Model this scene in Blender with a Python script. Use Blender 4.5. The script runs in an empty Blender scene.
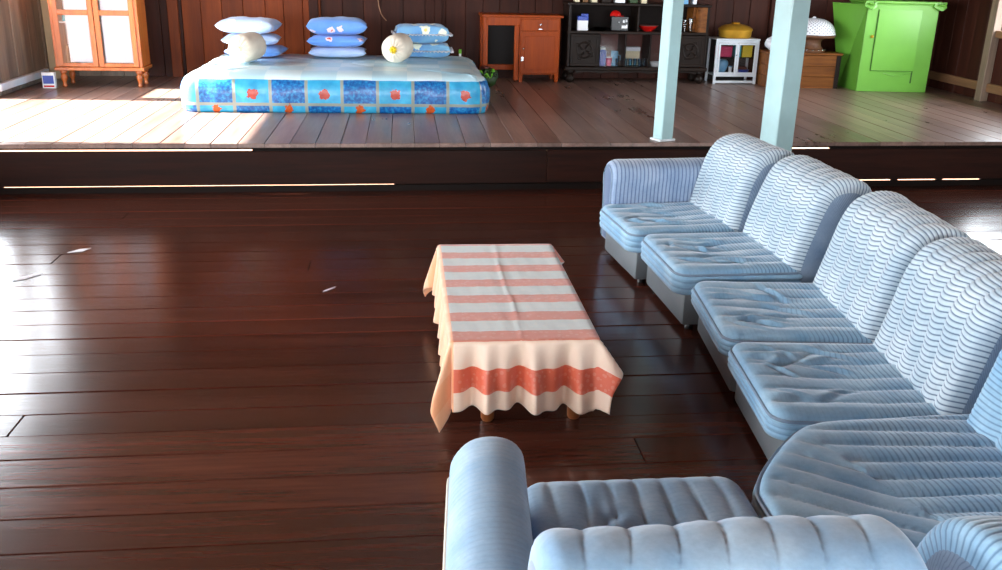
import bpy, bmesh, math, random
from mathutils import Vector, Matrix
from math import sin, cos, pi, sqrt, radians, exp, hypot
random.seed(7)
SC = bpy.context.scene
COL = SC.collection

# ---------------------------------------------------------------- camera
FPX, PITCH, YAW, ROLL, EYE = 930.0, radians(19.4), radians(6.2), radians(1.4), 1.7
cam_d = bpy.data.cameras.new('camera'); cam = bpy.data.objects.new('camera', cam_d); COL.objects.link(cam)
cam_d.sensor_width = 36.0; cam_d.lens = FPX/1002*36.0; cam_d.clip_start = 0.02; cam_d.clip_end = 400
_fw = Vector((sin(YAW), cos(YAW), 0)); _rt = Vector((cos(YAW), -sin(YAW), 0)); _up = Vector((0, 0, 1))
_F = _fw*cos(PITCH)-_up*sin(PITCH); _U = _up*cos(PITCH)+_fw*sin(PITCH)
_R2 = _rt*cos(ROLL)+_U*sin(ROLL); _U2 = _U*cos(ROLL)-_rt*sin(ROLL)
cam.matrix_world = Matrix(((_R2.x, _U2.x, -_F.x, 0), (_R2.y, _U2.y, -_F.y, 0), (_R2.z, _U2.z, -_F.z, EYE), (0, 0, 0, 1)))
SC.camera = cam

# ---------------------------------------------------------------- world, sun, exposure
w = bpy.data.worlds.new('World'); SC.world = w; w.use_nodes = True
bg = w.node_tree.nodes['Background']; bg.inputs[0].default_value = (0.88, 0.94, 1.0, 1); bg.inputs[1].default_value = 5.0
sun_d = bpy.data.lights.new('sun', 'SUN'); sun_d.energy = 16.0; sun_d.angle = radians(1.2); sun_d.color = (1.0, 0.95, 0.86)
sun = bpy.data.objects.new('sun', sun_d); COL.objects.link(sun)
sun.rotation_euler = Vector((0.76, -0.03, -0.64)).to_track_quat('-Z', 'Y').to_euler()
SC.view_settings.view_transform = 'Standard'; SC.view_settings.look = 'None'
SC.view_settings.gamma = 1.0; SC.view_settings.use_curve_mapping = False
SC.view_settings.exposure = 1.95
def portal(name, loc, rot, sx, sy):
    d = bpy.data.lights.new(name, 'AREA'); d.shape = 'RECTANGLE'; d.size = sx; d.size_y = sy
    d.cycles.is_portal = True
    o = bpy.data.objects.new(name, d); COL.objects.link(o); o.location = loc; o.rotation_euler = rot
    return o

# ---------------------------------------------------------------- materials
MATS = {}
def srgb(r, g, b):
    f = lambda c: (c/255/12.92) if c/255 <= .04045 else ((c/255+.055)/1.055)**2.4
    return (f(r), f(g), f(b), 1)
class NT:
    def __init__(s, name):
        s.m = bpy.data.materials.new(name); s.m.use_nodes = True; s.t = s.m.node_tree; s.n = s.t.nodes; s.l = s.t.links
        s.b = s.n['Principled BSDF']
        MATS[name] = s.m
    def node(s, typ, **kw):
        n = s.n.new(typ)
        for k, v in kw.items():
            if k.startswith('i_'): n.inputs[int(k[2:])].default_value = v
            else: setattr(n, k, v)
        return n
    def link(s, a, b): s.l.new(a, b)
    def math(s, op, a, b=None, c=None):
        n = s.n.new('ShaderNodeMath'); n.operation = op
        for i, v in enumerate((a, b, c)):
            if v is None: continue
            if hasattr(v, 'default_value'): s.l.new(v, n.inputs[i])
            else: n.inputs[i].default_value = v
        return n.outputs[0]
    def mix(s, fac, a, b, mode='MIX'):
        n = s.n.new('ShaderNodeMix'); n.data_type = 'RGBA'; n.blend_type = mode
        for i, v in ((0, fac), (6, a), (7, b)):
            if hasattr(v, 'default_value'): s.l.new(v, n.inputs[i])
            else: n.inputs[i].default_value = v
        return n.outputs[2]
    def noise(s, vec, scale, detail=4, rough=.55):
        n = s.n.new('ShaderNodeTexNoise'); n.inputs['Scale'].default_value = scale
        n.inputs['Detail'].default_value = detail; n.inputs['Roughness'].default_value = rough
        if vec is not None: s.l.new(vec, n.inputs['Vector'])
        return n.outputs['Fac']
    def ramp(s, fac, stops):
        n = s.n.new('ShaderNodeValToRGB'); s.l.new(fac, n.inputs[0]); e = n.color_ramp.elements
        while len(e) > 1: e.remove(e[-1])
        e[0].position, e[0].color = stops[0]
        for p, c in stops[1:]:
            k = e.new(p); k.color = c
        return n.outputs[0]
    def bump(s, h, strength=.3, dist=.01):
        n = s.n.new('ShaderNodeBump'); n.inputs['Strength'].default_value = strength; n.inputs['Distance'].default_value = dist
        s.l.new(h, n.inputs['Height']); s.l.new(n.outputs[0], s.b.inputs['Normal'])
    def obj(s, sx=1, sy=1, sz=1):
        tc = s.n.new('ShaderNodeTexCoord'); mp = s.n.new('ShaderNodeMapping'); mp.inputs['Scale'].default_value = (sx, sy, sz)
        s.l.new(tc.outputs['Object'], mp.inputs[0]); return mp.outputs[0]
    def uv(s):
        return s.n.new('ShaderNodeTexCoord').outputs['UV']
    def set(s, **kw):
        for k, v in kw.items():
            s.b.inputs[k.replace('_', ' ')].default_value = v
def plain(name, col, rough=.5, metal=0.0, var=.12, scale=9, **kw):
    t = NT(name); v = t.obj(); n = t.noise(v, scale)
    d = tuple(c*(1-var*1.6) for c in col[:3])+(1,); l = tuple(min(1, c*(1+var)) for c in col[:3])+(1,)
    t.link(t.ramp(n, [(.3, d), (.7, l)]), t.b.inputs['Base Color']); t.set(Roughness=rough, Metallic=metal, **kw)
    return t.m
def wood(name, dark, light, axis, rough=.45, rand=.5, grain=1.0, coat=0.0, bump=.25, rvar=.15, spec=.5):
    t = NT(name); sc = [9, 9, 9]; sc['xyz'.index(axis)] = .55
    oi = t.node('ShaderNodeObjectInfo'); tc = t.node('ShaderNodeTexCoord')
    sh = t.node('ShaderNodeVectorMath', operation='MULTIPLY_ADD')
    cb = t.node('ShaderNodeCombineXYZ'); 
    for i in range(3): t.link(t.math('MULTIPLY', oi.outputs['Random'], 7.3+i*5), cb.inputs[i])
    t.link(tc.outputs['Object'], sh.inputs[0]); sh.inputs[1].default_value = (1, 1, 1); t.link(cb.outputs[0], sh.inputs[2])
    mp = t.node('ShaderNodeMapping'); mp.inputs['Scale'].default_value = sc; t.link(sh.outputs[0], mp.inputs[0])
    n1 = t.noise(mp.outputs[0], 1.3*grain, 6, .62); n2 = t.noise(mp.outputs[0], 7*grain, 3, .6)
    f = t.math('ADD', t.math('MULTIPLY', n1, .72), t.math('MULTIPLY', n2, .28))
    c = t.ramp(f, [(.28, dark), (.74, light)])
    k = t.math('ADD', t.math('MULTIPLY', oi.outputs['Random'], rand*2), 1-rand)
    hv = t.node('ShaderNodeHueSaturation'); t.link(k, hv.inputs['Value']); t.link(c, hv.inputs['Color'])
    t.link(hv.outputs[0], t.b.inputs['Base Color'])
    big = t.noise(tc.outputs['Object'], 1.7, 3)
    t.link(t.math('ADD', t.math('MULTIPLY', t.math('SUBTRACT', n1, .5), rvar), t.math('ADD', t.math('MULTIPLY', t.math('SUBTRACT', big, .5), rvar*1.6), rough)), t.b.inputs['Roughness'])
    t.set(Coat_Weight=coat, Coat_Roughness=.18); t.b.inputs['Specular IOR Level'].default_value = spec; t.bump(f, bump, .004)
    return t.m
wood('floor_wood', srgb(47, 24, 18), srgb(90, 48, 36), 'x', rough=.20, rand=.28, bump=.28, rvar=.07)
wood('platform_wood', srgb(92, 72, 64), srgb(156, 128, 116), 'y', rough=.30, rand=.22, bump=.07, rvar=.08)
wood('wall_wood_red', srgb(84, 34, 12), srgb(132, 62, 24), 'z', rough=.5, rand=.2, spec=.15)  # redder wood, with the light on that stretch of wall mixed in
wood('wall_wood_dark', srgb(42, 20, 14), srgb(74, 38, 27), 'z', rough=.55, rand=.22, spec=.15)
wood('wall_wood_grey', srgb(92, 76, 64), srgb(150, 128, 108), 'z', rough=.55, rand=.2)
wood('riser_wood', srgb(24, 12, 8), srgb(54, 26, 17), 'x', rough=.62, rand=.2, spec=.15)
wood('black_wood', srgb(14, 9, 7), srgb(32, 20, 15), 'x', rough=.65, rand=.2, spec=.15)
wood('desk_wood', srgb(118, 42, 0), srgb(176, 74, 6), 'z', rough=.35, rand=.08, spec=.15)
wood('vitrine_wood', srgb(160, 70, 20), srgb(212, 118, 48), 'z', rough=.4, rand=.08, coat=.2)
wood('ebony', srgb(18, 13, 11), srgb(44, 33, 27), 'x', rough=.38, rand=.12, spec=.15)
wood('chest_wood', srgb(62, 30, 10), srgb(150, 92, 40), 'x', grain=2.0, rough=.5, rand=.12, spec=.15)
wood('frame_wood', srgb(104, 74, 50), srgb(164, 120, 82), 'y', rough=.55, rand=.2)
wood('leg_wood', srgb(90, 46, 20), srgb(150, 86, 44), 'z', rough=.4, rand=.1)
wood('ceiling_wood', srgb(130, 110, 90), srgb(176, 152, 128), 'x', rough=.6, rand=.15)
plain('teal_paint', srgb(170, 203, 204), .4, var=.05, scale=5)
plain('cream_paint', srgb(206, 186, 148), .5, var=.06)
plain('white_paint', srgb(226, 232, 236), .4, var=.04)
plain('lime_paint', srgb(106, 170, 60), .38, var=.06, scale=3)
plain('lime_dark', srgb(46, 92, 22), .5, var=.06)
plain('dark_gap', srgb(16, 10, 8), .8)
plain('alloy', srgb(214, 222, 228), .3, .3, var=.03)
plain('brass', srgb(228, 176, 60), .34, .7, var=.1)
plain('steel', srgb(200, 204, 206), .25, 1.0)
plain('white_cloth', srgb(228, 232, 240), .8, var=.05)
plain('ivory_cloth', srgb(226, 216, 198), .85, var=.05)
plain('ground_earth', srgb(104, 60, 26), .9, var=.15, scale=.8)
plain('red_gloss', srgb(196, 24, 20), .25, var=.05)
plain('blue_gloss', srgb(30, 66, 170), .3, var=.1)
plain('sky_plastic', srgb(110, 170, 210), .3, var=.1)
plain('teal_plastic', srgb(40, 170, 190), .35, var=.1)
plain('pink_plastic', srgb(190, 40, 90), .35, var=.1)
plain('yellow_plastic', srgb(220, 190, 40), .35, var=.1)
plain('white_gloss', srgb(236, 238, 240), .25, var=.03)
plain('black_gloss', srgb(14, 14, 16), .25, var=.05)
plain('cream_paper', srgb(226, 214, 180), .7, var=.08)
plain('brown_paper', srgb(120, 84, 52), .7, var=.1)
plain('green_leaf', srgb(110, 190, 40), .45, var=.15)
plain('dark_leaf', srgb(40, 66, 28), .5, var=.2)
plain('basket_brown', srgb(96, 60, 34), .6, var=.2, scale=40)
plain('beige_vinyl', srgb(112, 118, 122), .42, var=.06, scale=5)
plain('piping', srgb(120, 140, 160), .55, var=.08, scale=20)
plain('cord', srgb(150, 110, 80), .6)
def glass(name, tint=(1, 1, 1, 1), refl=.16):
    t = NT(name); tr = t.node('ShaderNodeBsdfTransparent'); tr.inputs[0].default_value = tint
    gl = t.node('ShaderNodeBsdfGlossy'); gl.inputs['Roughness'].default_value = .04
    fr = t.node('ShaderNodeFresnel'); fr.inputs[0].default_value = 1.5
    mx = t.node('ShaderNodeMixShader'); t.link(t.math('MINIMUM', t.math('ADD', fr.outputs[0], refl*.4), 1.0), mx.inputs[0])
    t.link(tr.outputs[0], mx.inputs[1]); t.link(gl.outputs[0], mx.inputs[2]); t.link(mx.outputs[0], t.n['Material Output'].inputs[0]); return t.m
glass('glass', refl=0); glass('glass_blue', (.55, .78, .9, 1), refl=0)
# corded velour: UV.y runs across the cords in metres, UV.x across the stitched channels
def velour(name, base, dark, lite, period=.019, amt=.8, fade=False):
    t = NT(name); uv = t.uv(); sx = t.node('ShaderNodeSeparateXYZ'); t.link(uv, sx.inputs[0])
    n = t.noise(t.obj(), 6, 3); n2 = t.noise(t.obj(), 90, 2)
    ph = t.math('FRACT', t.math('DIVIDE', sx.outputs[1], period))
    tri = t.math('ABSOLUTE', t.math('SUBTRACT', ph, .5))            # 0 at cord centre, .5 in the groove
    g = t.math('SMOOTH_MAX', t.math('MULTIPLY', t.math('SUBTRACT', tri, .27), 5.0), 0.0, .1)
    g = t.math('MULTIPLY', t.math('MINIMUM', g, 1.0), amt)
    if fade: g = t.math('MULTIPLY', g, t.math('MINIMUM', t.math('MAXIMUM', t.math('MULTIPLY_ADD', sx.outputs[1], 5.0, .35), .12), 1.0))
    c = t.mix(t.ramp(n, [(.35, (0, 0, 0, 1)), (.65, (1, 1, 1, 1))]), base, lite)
    c = t.mix(g, c, dark)  # stripe of the fabric, plus crease shade put into the colour
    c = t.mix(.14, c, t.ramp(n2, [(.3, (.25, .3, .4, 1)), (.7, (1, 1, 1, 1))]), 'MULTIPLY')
    t.link(c, t.b.inputs['Base Color']); t.set(Roughness=.75, Sheen_Weight=.5, Sheen_Roughness=.4)
    t.bump(n2, .15, .002); return t.m
velour('velour_back', srgb(170, 191, 203), srgb(48, 78, 110), srgb(198, 212, 219), amt=.9)  # backs paler than seats: the light from the left is in the colour
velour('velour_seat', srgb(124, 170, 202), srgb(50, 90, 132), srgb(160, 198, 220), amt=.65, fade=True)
velour('velour_smooth', srgb(134, 174, 206), srgb(92, 134, 174), srgb(170, 200, 220), period=.02, amt=.12)
velour('velour_arm', srgb(142, 164, 192), srgb(58, 84, 124), srgb(168, 186, 208), period=.024, amt=.8)
velour('velour_side', srgb(112, 134, 158), srgb(60, 82, 112), srgb(140, 160, 180), amt=.5)

# ---------------------------------------------------------------- object helpers
def link(o, parent=None):
    COL.objects.link(o)
    if parent is not None: o.parent = parent
    return o
def mesh_obj(name, verts, faces, mat, parent=None, smooth=False, uvs=None, mats=None, fmi=None):
    me = bpy.data.meshes.new(name); me.from_pydata([tuple(v) for v in verts], [], faces); me.update()
    for m in (mats or [mat]): me.materials.append(MATS[m])
    if fmi: me.polygons.foreach_set('material_index', fmi)
    if smooth: me.polygons.foreach_set('use_smooth', [True]*len(me.polygons))
    if uvs is not None:
        ul = me.uv_layers.new(name='UVMap'); flat = []
        for l in me.loops: flat += list(uvs[l.vertex_index])
        ul.data.foreach_set('uv', flat)
    return link(bpy.data.objects.new(name, me), parent)
def tag(o, label, cat, group=None):
    o['label'] = label; o['category'] = cat
    if group: o['group'] = group
    return o
def thing(name, label, cat, loc=(0, 0, 0), rz=0, group=None):
    o = bpy.data.objects.new(name, None); o.empty_display_size = .1; COL.objects.link(o)
    o.location = loc; o.rotation_euler = (0, 0, rz); return tag(o, label, cat, group)
def struct(o): o['kind'] = 'structure'; return o
def struct_empty(name, loc=(0, 0, 0)):
    o = bpy.data.objects.new(name, None); COL.objects.link(o); o.location = loc; return struct(o)
class G:                                   # geometry collector
    def __init__(s): s.v = []; s.f = []
    def add(s, v, f):
        b = len(s.v); s.v += [tuple(p) for p in v]; s.f += [tuple(i+b for i in q) for q in f]; return s
    def box(s, x0, x1, y0, y1, z0, z1, bev=0.0, sh=None):
        if bev <= 0:
            v = [(x, y, z) for z in (z0, z1) for y in (y0, y1) for x in (x0, x1)]
            f = [(0, 2, 3, 1), (4, 5, 7, 6), (0, 1, 5, 4), (2, 6, 7, 3), (0, 4, 6, 2), (1, 3, 7, 5)]
        else:
            bm = bmesh.new(); bmesh.ops.create_cube(bm, size=1)
            for p in bm.verts: p.co = Vector(((x0+x1)/2+p.co.x*(x1-x0), (y0+y1)/2+p.co.y*(y1-y0), (z0+z1)/2+p.co.z*(z1-z0)))
            bmesh.ops.bevel(bm, geom=bm.edges[:], offset=bev, segments=2 if bev > .008 else 1, affect='EDGES', profile=.5)
            bm.verts.index_update(); v = [p.co.copy() for p in bm.verts]; f = [[p.index for p in q.verts] for q in bm.faces]; bm.free()
        if sh: v = [sh(*p) for p in v]
        return s.add(v, f)
    def lathe(s, prof, cx=0, cy=0, cz=0, n=24, axis='z'):
        v = []; f = []; m = len(prof)
        for r, z in prof:
            for k in range(n):
                a = 2*pi*k/n; p = (r*cos(a), r*sin(a), z)
                if axis == 'y': p = (p[0], p[2], p[1])
                if axis == 'x': p = (p[2], p[0], p[1])
                v.append((p[0]+cx, p[1]+cy, p[2]+cz))
        for i in range(m-1):
            for k in range(n): f.append((i*n+k, i*n+(k+1) % n, (i+1)*n+(k+1) % n, (i+1)*n+k))
        f.append(tuple(range(n-1, -1, -1))); f.append(tuple((m-1)*n+k for k in range(n)))
        return s.add(v, f)
    def tube(s, pts, r, n=8):
        pts = [Vector(p) for p in pts]; v = []; f = []
        for i, p in enumerate(pts):
            d = (pts[min(i+1, len(pts)-1)]-pts[max(i-1, 0)]).normalized()
            a = d.cross(Vector((0, 0, 1)) if abs(d.z) < .9 else Vector((1, 0, 0))).normalized(); b = d.cross(a)
            rr = r(i/(len(pts)-1)) if callable(r) else r
            for k in range(n): v.append(p+a*rr*cos(2*pi*k/n)+b*rr*sin(2*pi*k/n))
        for i in range(len(pts)-1):
            for k in range(n): f.append((i*n+k, i*n+(k+1) % n, (i+1)*n+(k+1) % n, (i+1)*n+k))
        f.append(tuple(range(n-1, -1, -1))); f.append(tuple((len(pts)-1)*n+k for k in range(n)))
        return s.add(v, f)
    def prism(s, poly, z0, z1):            # polygon in xy
        n = len(poly); v = [(x, y, z0) for x, y in poly]+[(x, y, z1) for x, y in poly]
        f = [tuple(range(n-1, -1, -1)), tuple(range(n, 2*n))]+[(i, (i+1) % n, n+(i+1) % n, n+i) for i in range(n)]
        return s.add(v, f)
    def prism_y(s, poly, y0, y1):          # polygon in xz
        n = len(poly); v = [(x, y0, z) for x, z in poly]+[(x, y1, z) for x, z in poly]
        f = [tuple(range(n)), tuple(range(2*n-1, n-1, -1))]+[(i, n+i, n+(i+1) % n, (i+1) % n) for i in range(n)]
        return s.add(v, f)
    def build(s, name, mat, parent=None, smooth=False):
        o = mesh_obj(name, s.v, s.f, mat, parent, False)
        if smooth:
            o.data.polygons.foreach_set('use_smooth', [True]*len(o.data.polygons)); o.data.set_sharp_from_angle(angle=radians(38))
        return o
def B(name, mat, parent, x0, x1, y0, y1, z0, z1, bev=0.003, sh=None): return G().box(x0, x1, y0, y1, z0, z1, bev, sh).build(name, mat, parent)
def L(name, mat, parent, prof, cx=0, cy=0, cz=0, n=24, axis='z'): return G().lathe(prof, cx, cy, cz, n, axis).build(name, mat, parent, True)
def vnoise(x, y, s=0):                      # cheap smooth pseudo-noise
    return (sin(x*1.7+s)+sin(y*2.3+s*1.9+1.3)+sin((x+y)*1.1+s*.7)+sin((x*1.9-y*2.7)+s*2.3)+sin(x*3.9+y*.8+s))/5

PZ = .37                                    # platform height
XL, XR = -3.74, 6.2                         # side walls
CZ = 3.3                                    # ceiling
def SH(x, y, z): return (x, y*(1+.005*x), z)     # the old house is slightly out of square
STEP, BACK, NEAR = 6.99, 10.95, -2.6

# ---------------------------------------------------------------- ground outside
gr = B('ground', 'ground_earth', None, -70, 70, -70, 70, -1.75, -1.7, 0); struct(gr)

# ---------------------------------------------------------------- lower floor: planks along x
fl = struct_empty('floor')
G().box(XL-.1, XR+.1, NEAR-.1, STEP+.03, -.16, -.03, 0, SH).build('subfloor', 'dark_gap', fl)
def plank(name, mat, parent, x0, x1, y0, y1, z0, z1, up='z', c=.004):
    # box with a chamfered upper face: 10 quads
    if up == 'z':
        v = [(x0, y0, z0), (x1, y0, z0), (x1, y1, z0), (x0, y1, z0), (x0, y0, z1-c), (x1, y0, z1-c), (x1, y1, z1-c), (x0, y1, z1-c),
             (x0+c, y0+c, z1), (x1-c, y0+c, z1), (x1-c, y1-c, z1), (x0+c, y1-c, z1)]
    elif up == '-y':
        v = [(x0, y1, z0), (x0, y1, z1), (x1, y1, z1), (x1, y1, z0), (x0, y0+c, z0), (x0, y0+c, z1), (x1, y0+c, z1), (x1, y0+c, z0),
             (x0+c, y0, z0+c), (x0+c, y0, z1-c), (x1-c, y0, z1-c), (x1-c, y0, z0+c)]
    elif up == 'x':
        v = [(x0, y0, z0), (x0, y1, z0), (x0, y1, z1), (x0, y0, z1), (x1-c, y0, z0), (x1-c, y1, z0), (x1-c, y1, z1), (x1-c, y0, z1),
             (x1, y0+c, z0+c), (x1, y1-c, z0+c), (x1, y1-c, z1-c), (x1, y0+c, z1-c)]
    else:
        v = [(x1, y0, z0), (x1, y0, z1), (x1, y1, z1), (x1, y1, z0), (x0+c, y0, z0), (x0+c, y0, z1), (x0+c, y1, z1), (x0+c, y1, z0),
             (x0, y0+c, z0+c), (x0, y0+c, z1-c), (x0, y1-c, z1-c), (x0, y1-c, z0+c)]
    f = [(3, 2, 1, 0), (8, 9, 10, 11)]
    for i in range(4):
        j = (i+1) % 4; f += [(i, j, 4+j, 4+i), (4+i, 4+j, 8+j, 8+i)]
    return mesh_obj(name, [SH(*p) for p in v], f, mat, parent)
y = STEP; r = random.Random(3)
while y > NEAR:
    wd = r.uniform(.175, .205); y0 = y-wd
    cuts = [XL-.05]
    joint = r.uniform(-3.2, 5.6)
    cuts += [joint, XR+.05] if r.random() < .75 else [XR+.05]
    for a, b in zip(cuts[:-1], cuts[1:]):
        plank('plank', 'floor_wood', fl, a+.001, b-.001, y0+.0015, y-.0015, -.03, r.uniform(-.0015, .0015), 'z', .003)
    y = y0
# ---------------------------------------------------------------- platform: planks along y, nosing, riser with light slits
pf = struct_empty('floor_upper', (0, 0, 0))
G().box(XL-.1, XR+.1, STEP+.10, BACK+.25, PZ-.055, PZ-.03, 0, SH).build('subfloor', 'dark_gap', pf)
x = XL-.05
while x < XR+.05:
    wd = r.uniform(.176, .196)
    plank('plank', 'platform_wood', pf, x+.0018, min(x+wd, XR+.06)-.0018, STEP-.03, BACK+.2, PZ-.03, PZ+r.uniform(-.0018, .0012), 'z', .003)
    x += wd
t1 = struct_empty('trim_1')
def slot_fill(name, spans, z0, z1):
    for a, b in spans: B(name, 'black_wood', t1, a, b, STEP+.03, STEP+.06, z0, z1, 0, SH)
B('nosing_beam', 'black_wood', t1, XL-.05, XR+.05, STEP, STEP+.07, .322, PZ-.031, .003, SH)
B('riser_board', 'riser_wood', t1, XL-.05, 1.1, STEP+.012, STEP+.04, .050, .305, .003, SH)
B('riser_board', 'riser_wood', t1, 1.102, XR+.05, STEP+.014, STEP+.04, .052, .305, .003, SH)
slot_fill('slot_filler', [(XL, -3.0), (-1.12, 3.05), (3.42, XR)], .305, .322)
B('floor_rail', 'black_wood', t1, XL-.05, XR+.05, STEP+.005, STEP+.02, -.05, .045, .003, SH)
slot_fill('slot_filler', [(XL, -2.9), (-.08, 3.7), (4.0, 4.05), (4.4, 4.45), (4.8, XR)], -.06, .075)

# ---------------------------------------------------------------- walls
def wall_planks_back():
    wb = struct_empty('wall_back')
    xs = [XL]; rr = random.Random(11)
    while xs[-1] < XR: xs.append(xs[-1]+rr.uniform(.19, .25))
    G().box(XL-.1, XR+.1, BACK+.03, BACK+.09, .1, CZ, 0, SH).build('backing', 'dark_gap', wb)
    for a, b in zip(xs[:-1], xs[1:]):
        b = min(b, XR); m = 'wall_wood_red' if -2.42 < (a+b)/2 < -1.0 else ('wall_wood_grey' if (a+b)/2 < -2.85 else 'wall_wood_dark')
        off = rr.uniform(-.004, .004)
        plank('plank', m, wb, a+.0015, b-.0015, BACK+off, BACK+.03, PZ, CZ, '-y')
    for (a, b) in ((-2.53, -2.42), (-1.03, -.93), (.36, .44), (4.36, 4.47)):     # studs standing proud of the boards
        B('stud', 'wall_wood_dark' if a > -2 else 'wall_wood_red', wb, a, b, BACK-.05, BACK, PZ, CZ, .004, SH)
    return wb
wall_planks_back()
def side_wall(name, xin, sgn, wins, ylo, yhi, zlo, mats, seed):
    """vertical boards along y; sgn=+1 room lies at larger x; wins: (y0,y1,z0,z1)"""
    wl = struct_empty(name); rr = random.Random(seed)
    x_in, x_out = xin, xin-sgn*.03
    a = ylo
    g = G(); edges = sorted(set([ylo, yhi]+[e for q in wins for e in q[:2]]))
    for e0, e1 in zip(edges[:-1], edges[1:]):
        q = [w_ for w_ in wins if w_[0] <= e0 and w_[1] >= e1]
        xo0, xo1 = sorted((x_out, x_out-sgn*.06))
        if q:
            g.box(xo0, xo1, e0, e1, zlo-.3, q[0][2], 0, SH); g.box(xo0, xo1, e0, e1, q[0][3], CZ, 0, SH)
        else: g.box(xo0, xo1, e0, e1, zlo-.3, CZ, 0, SH)
        n = max(1, round((e1-e0)/.2)); st = (e1-e0)/n
        for k in range(n):
            y0, y1 = e0+k*st+.0015, e0+(k+1)*st-.0015; off = rr.uniform(-.004, .004)
            xa, xb = sorted((x_in+off, x_out)); m = mats((y0+y1)/2); up = 'x' if sgn > 0 else '-x'
            if q:
                plank('plank', m, wl, xa, xb, y0, y1, zlo, q[0][2], up); plank('plank', m, wl, xa, xb, y0, y1, q[0][3], CZ, up)
            else: plank('plank', m, wl, xa, xb, y0, y1, zlo, CZ, up)
    g.build('backing', 'dark_gap', wl)
    return wl
WL_UP = [(7.15, 9.22, PZ+.03, 2.6), (9.42, 10.1, 1.42, 2.6)]; WL_LO = [(.1, 2.5, .6, 2.5), (2.9, 6.3, .6, 2.5)]
WR_UP = [(7.3, 9.22, 1.10, 2.5)]; WR_LO = []
side_wall('wall_left', XL, 1, WL_UP, STEP, BACK+.06, PZ, lambda y_: 'wall_wood_grey', 21)
side_wall('wall_left_lower', XL, 1, WL_LO, NEAR, STEP, 0, lambda y_: 'wall_wood_grey', 22)
wr = side_wall('wall_right', XR, -1, WR_UP, STEP, BACK+.06, PZ, lambda y_: 'wall_wood_dark', 23)
side_wall('wall_right_lower', XR, -1, WR_LO, NEAR, STEP, 0, lambda y_: 'wall_wood_dark', 24)
# near wall behind the viewpoint with two unseen openings, widened for fill light
wn = struct_empty('wall_near'); NW = [(-3.34, .66, .7, 2.68), (1.46, 5.86, .7, 2.68)]
xx = XL
while xx < XR-.01:
    x2 = min(xx+.2, XR); q = [w_ for w_ in NW if w_[0] < (xx+x2)/2 < w_[1]]
    for (z0, z1) in ([(0, q[0][2]), (q[0][3], CZ)] if q else [(0, CZ)]):
        B('plank', 'wall_wood_grey', wn, xx+.001, x2-.001, NEAR-.04, NEAR, z0, z1, 0)
    xx = x2
# window frames
wi = [0]
def window_frame(side, y0, y1, z0, z1):
    wi[0] += 1; wf = struct_empty('window_%d' % wi[0]); t = .05
    def fb(name, p0, p1, q0, q1):
        if side in 'LR':
            xw = XL if side == 'L' else XR; s = 1 if side == 'L' else -1
            xa, xb = sorted((xw+s*.025, xw-s*.09)); return B(name, 'frame_wood', wf, xa, xb, p0, p1, q0, q1, .004, SH)
        yw = NEAR if side == 'N' else BACK; s = 1 if side == 'N' else -1
        ya, yb = sorted((yw+s*.025, yw-s*.09)); return B(name, 'frame_wood', wf, p0, p1, ya, yb, q0, q1, .004, SH if side == 'B' else None)
    fb('jamb', y0-t, y0, z0-t, z1+t); fb('jamb', y1, y1+t, z0-t, z1+t); fb('head', y0, y1, z1, z1+t); fb('sill', y0, y1, z0-t, z0)
for s, lst in (('L', WL_UP+WL_LO), ('R', WR_UP+WR_LO), ('N', NW)):
    for q in lst:
        window_frame(s, *q)
        cy_, cz_, sy_, sz_ = (q[0]+q[1])/2, (q[2]+q[3])/2, q[1]-q[0], q[3]-q[2]
        if s == 'L': portal('portal', (XL-.06, cy_, cz_), (0, -pi/2, 0), sz_, sy_)
        elif s == 'R': portal('portal', (XR+.06, cy_, cz_), (0, pi/2, 0), sz_, sy_)
        elif s == 'N': portal('portal', (cy_, NEAR-.06, cz_), (pi/2, 0, 0), sy_, sz_)
        else: portal('portal', (cy_, BACK-.01, cz_), (-pi/2, 0, 0), sy_, sz_)
# ceiling with eaves; unseen roof slabs added to shade the lower hall
ce = struct_empty('ceiling')
xx = XL-.7
while xx < XR+.7:
    B('board', 'ceiling_wood', ce, xx+.002, xx+.298, NEAR-1.2, BACK+.9, CZ, CZ+.03, 0); xx += .3
v1 = B('ceiling_shade_slab', 'ceiling_wood', None, XL-3.4, XL-.1, NEAR-3, STEP-.2, 2.72, 2.76, 0); struct(v1)
v2 = B('ceiling_shade_slab_near', 'ceiling_wood', None, XL-.1, XR+3, NEAR-3, NEAR-.06, 2.72, 2.76, 0); struct(v2)
# skirting, corner post, right-wall framing
bb = B('baseboard_left', 'white_paint', None, XL+.002, XL+.05, 9.275, 10.55, PZ+.055, PZ+.125, .006, SH); struct(bb)
cp = B('trim_2', 'cream_paint', None, XL+.002, XL+.165, 10.50, 10.66, PZ, CZ, .01); struct(cp)
t3 = struct_empty('trim_3')
B('rail', 'frame_wood', t3, XR-.045, XR-.005, STEP+.1, BACK-.02, PZ+.10, PZ+.19, .005, SH)
B('post', 'wall_wood_grey', t3, XR-.09, XR-.005, 9.16, 9.27, PZ, CZ, .005, SH)
B('post', 'wall_wood_dark', t3, XR-.09, XR-.005, 10.3, 10.4, PZ, CZ, .005, SH)
B('sill_rail', 'frame_wood', t3, XR-.06, XR-.026, 7.2, 9.16, 1.03, 1.10, .005, SH)

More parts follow.
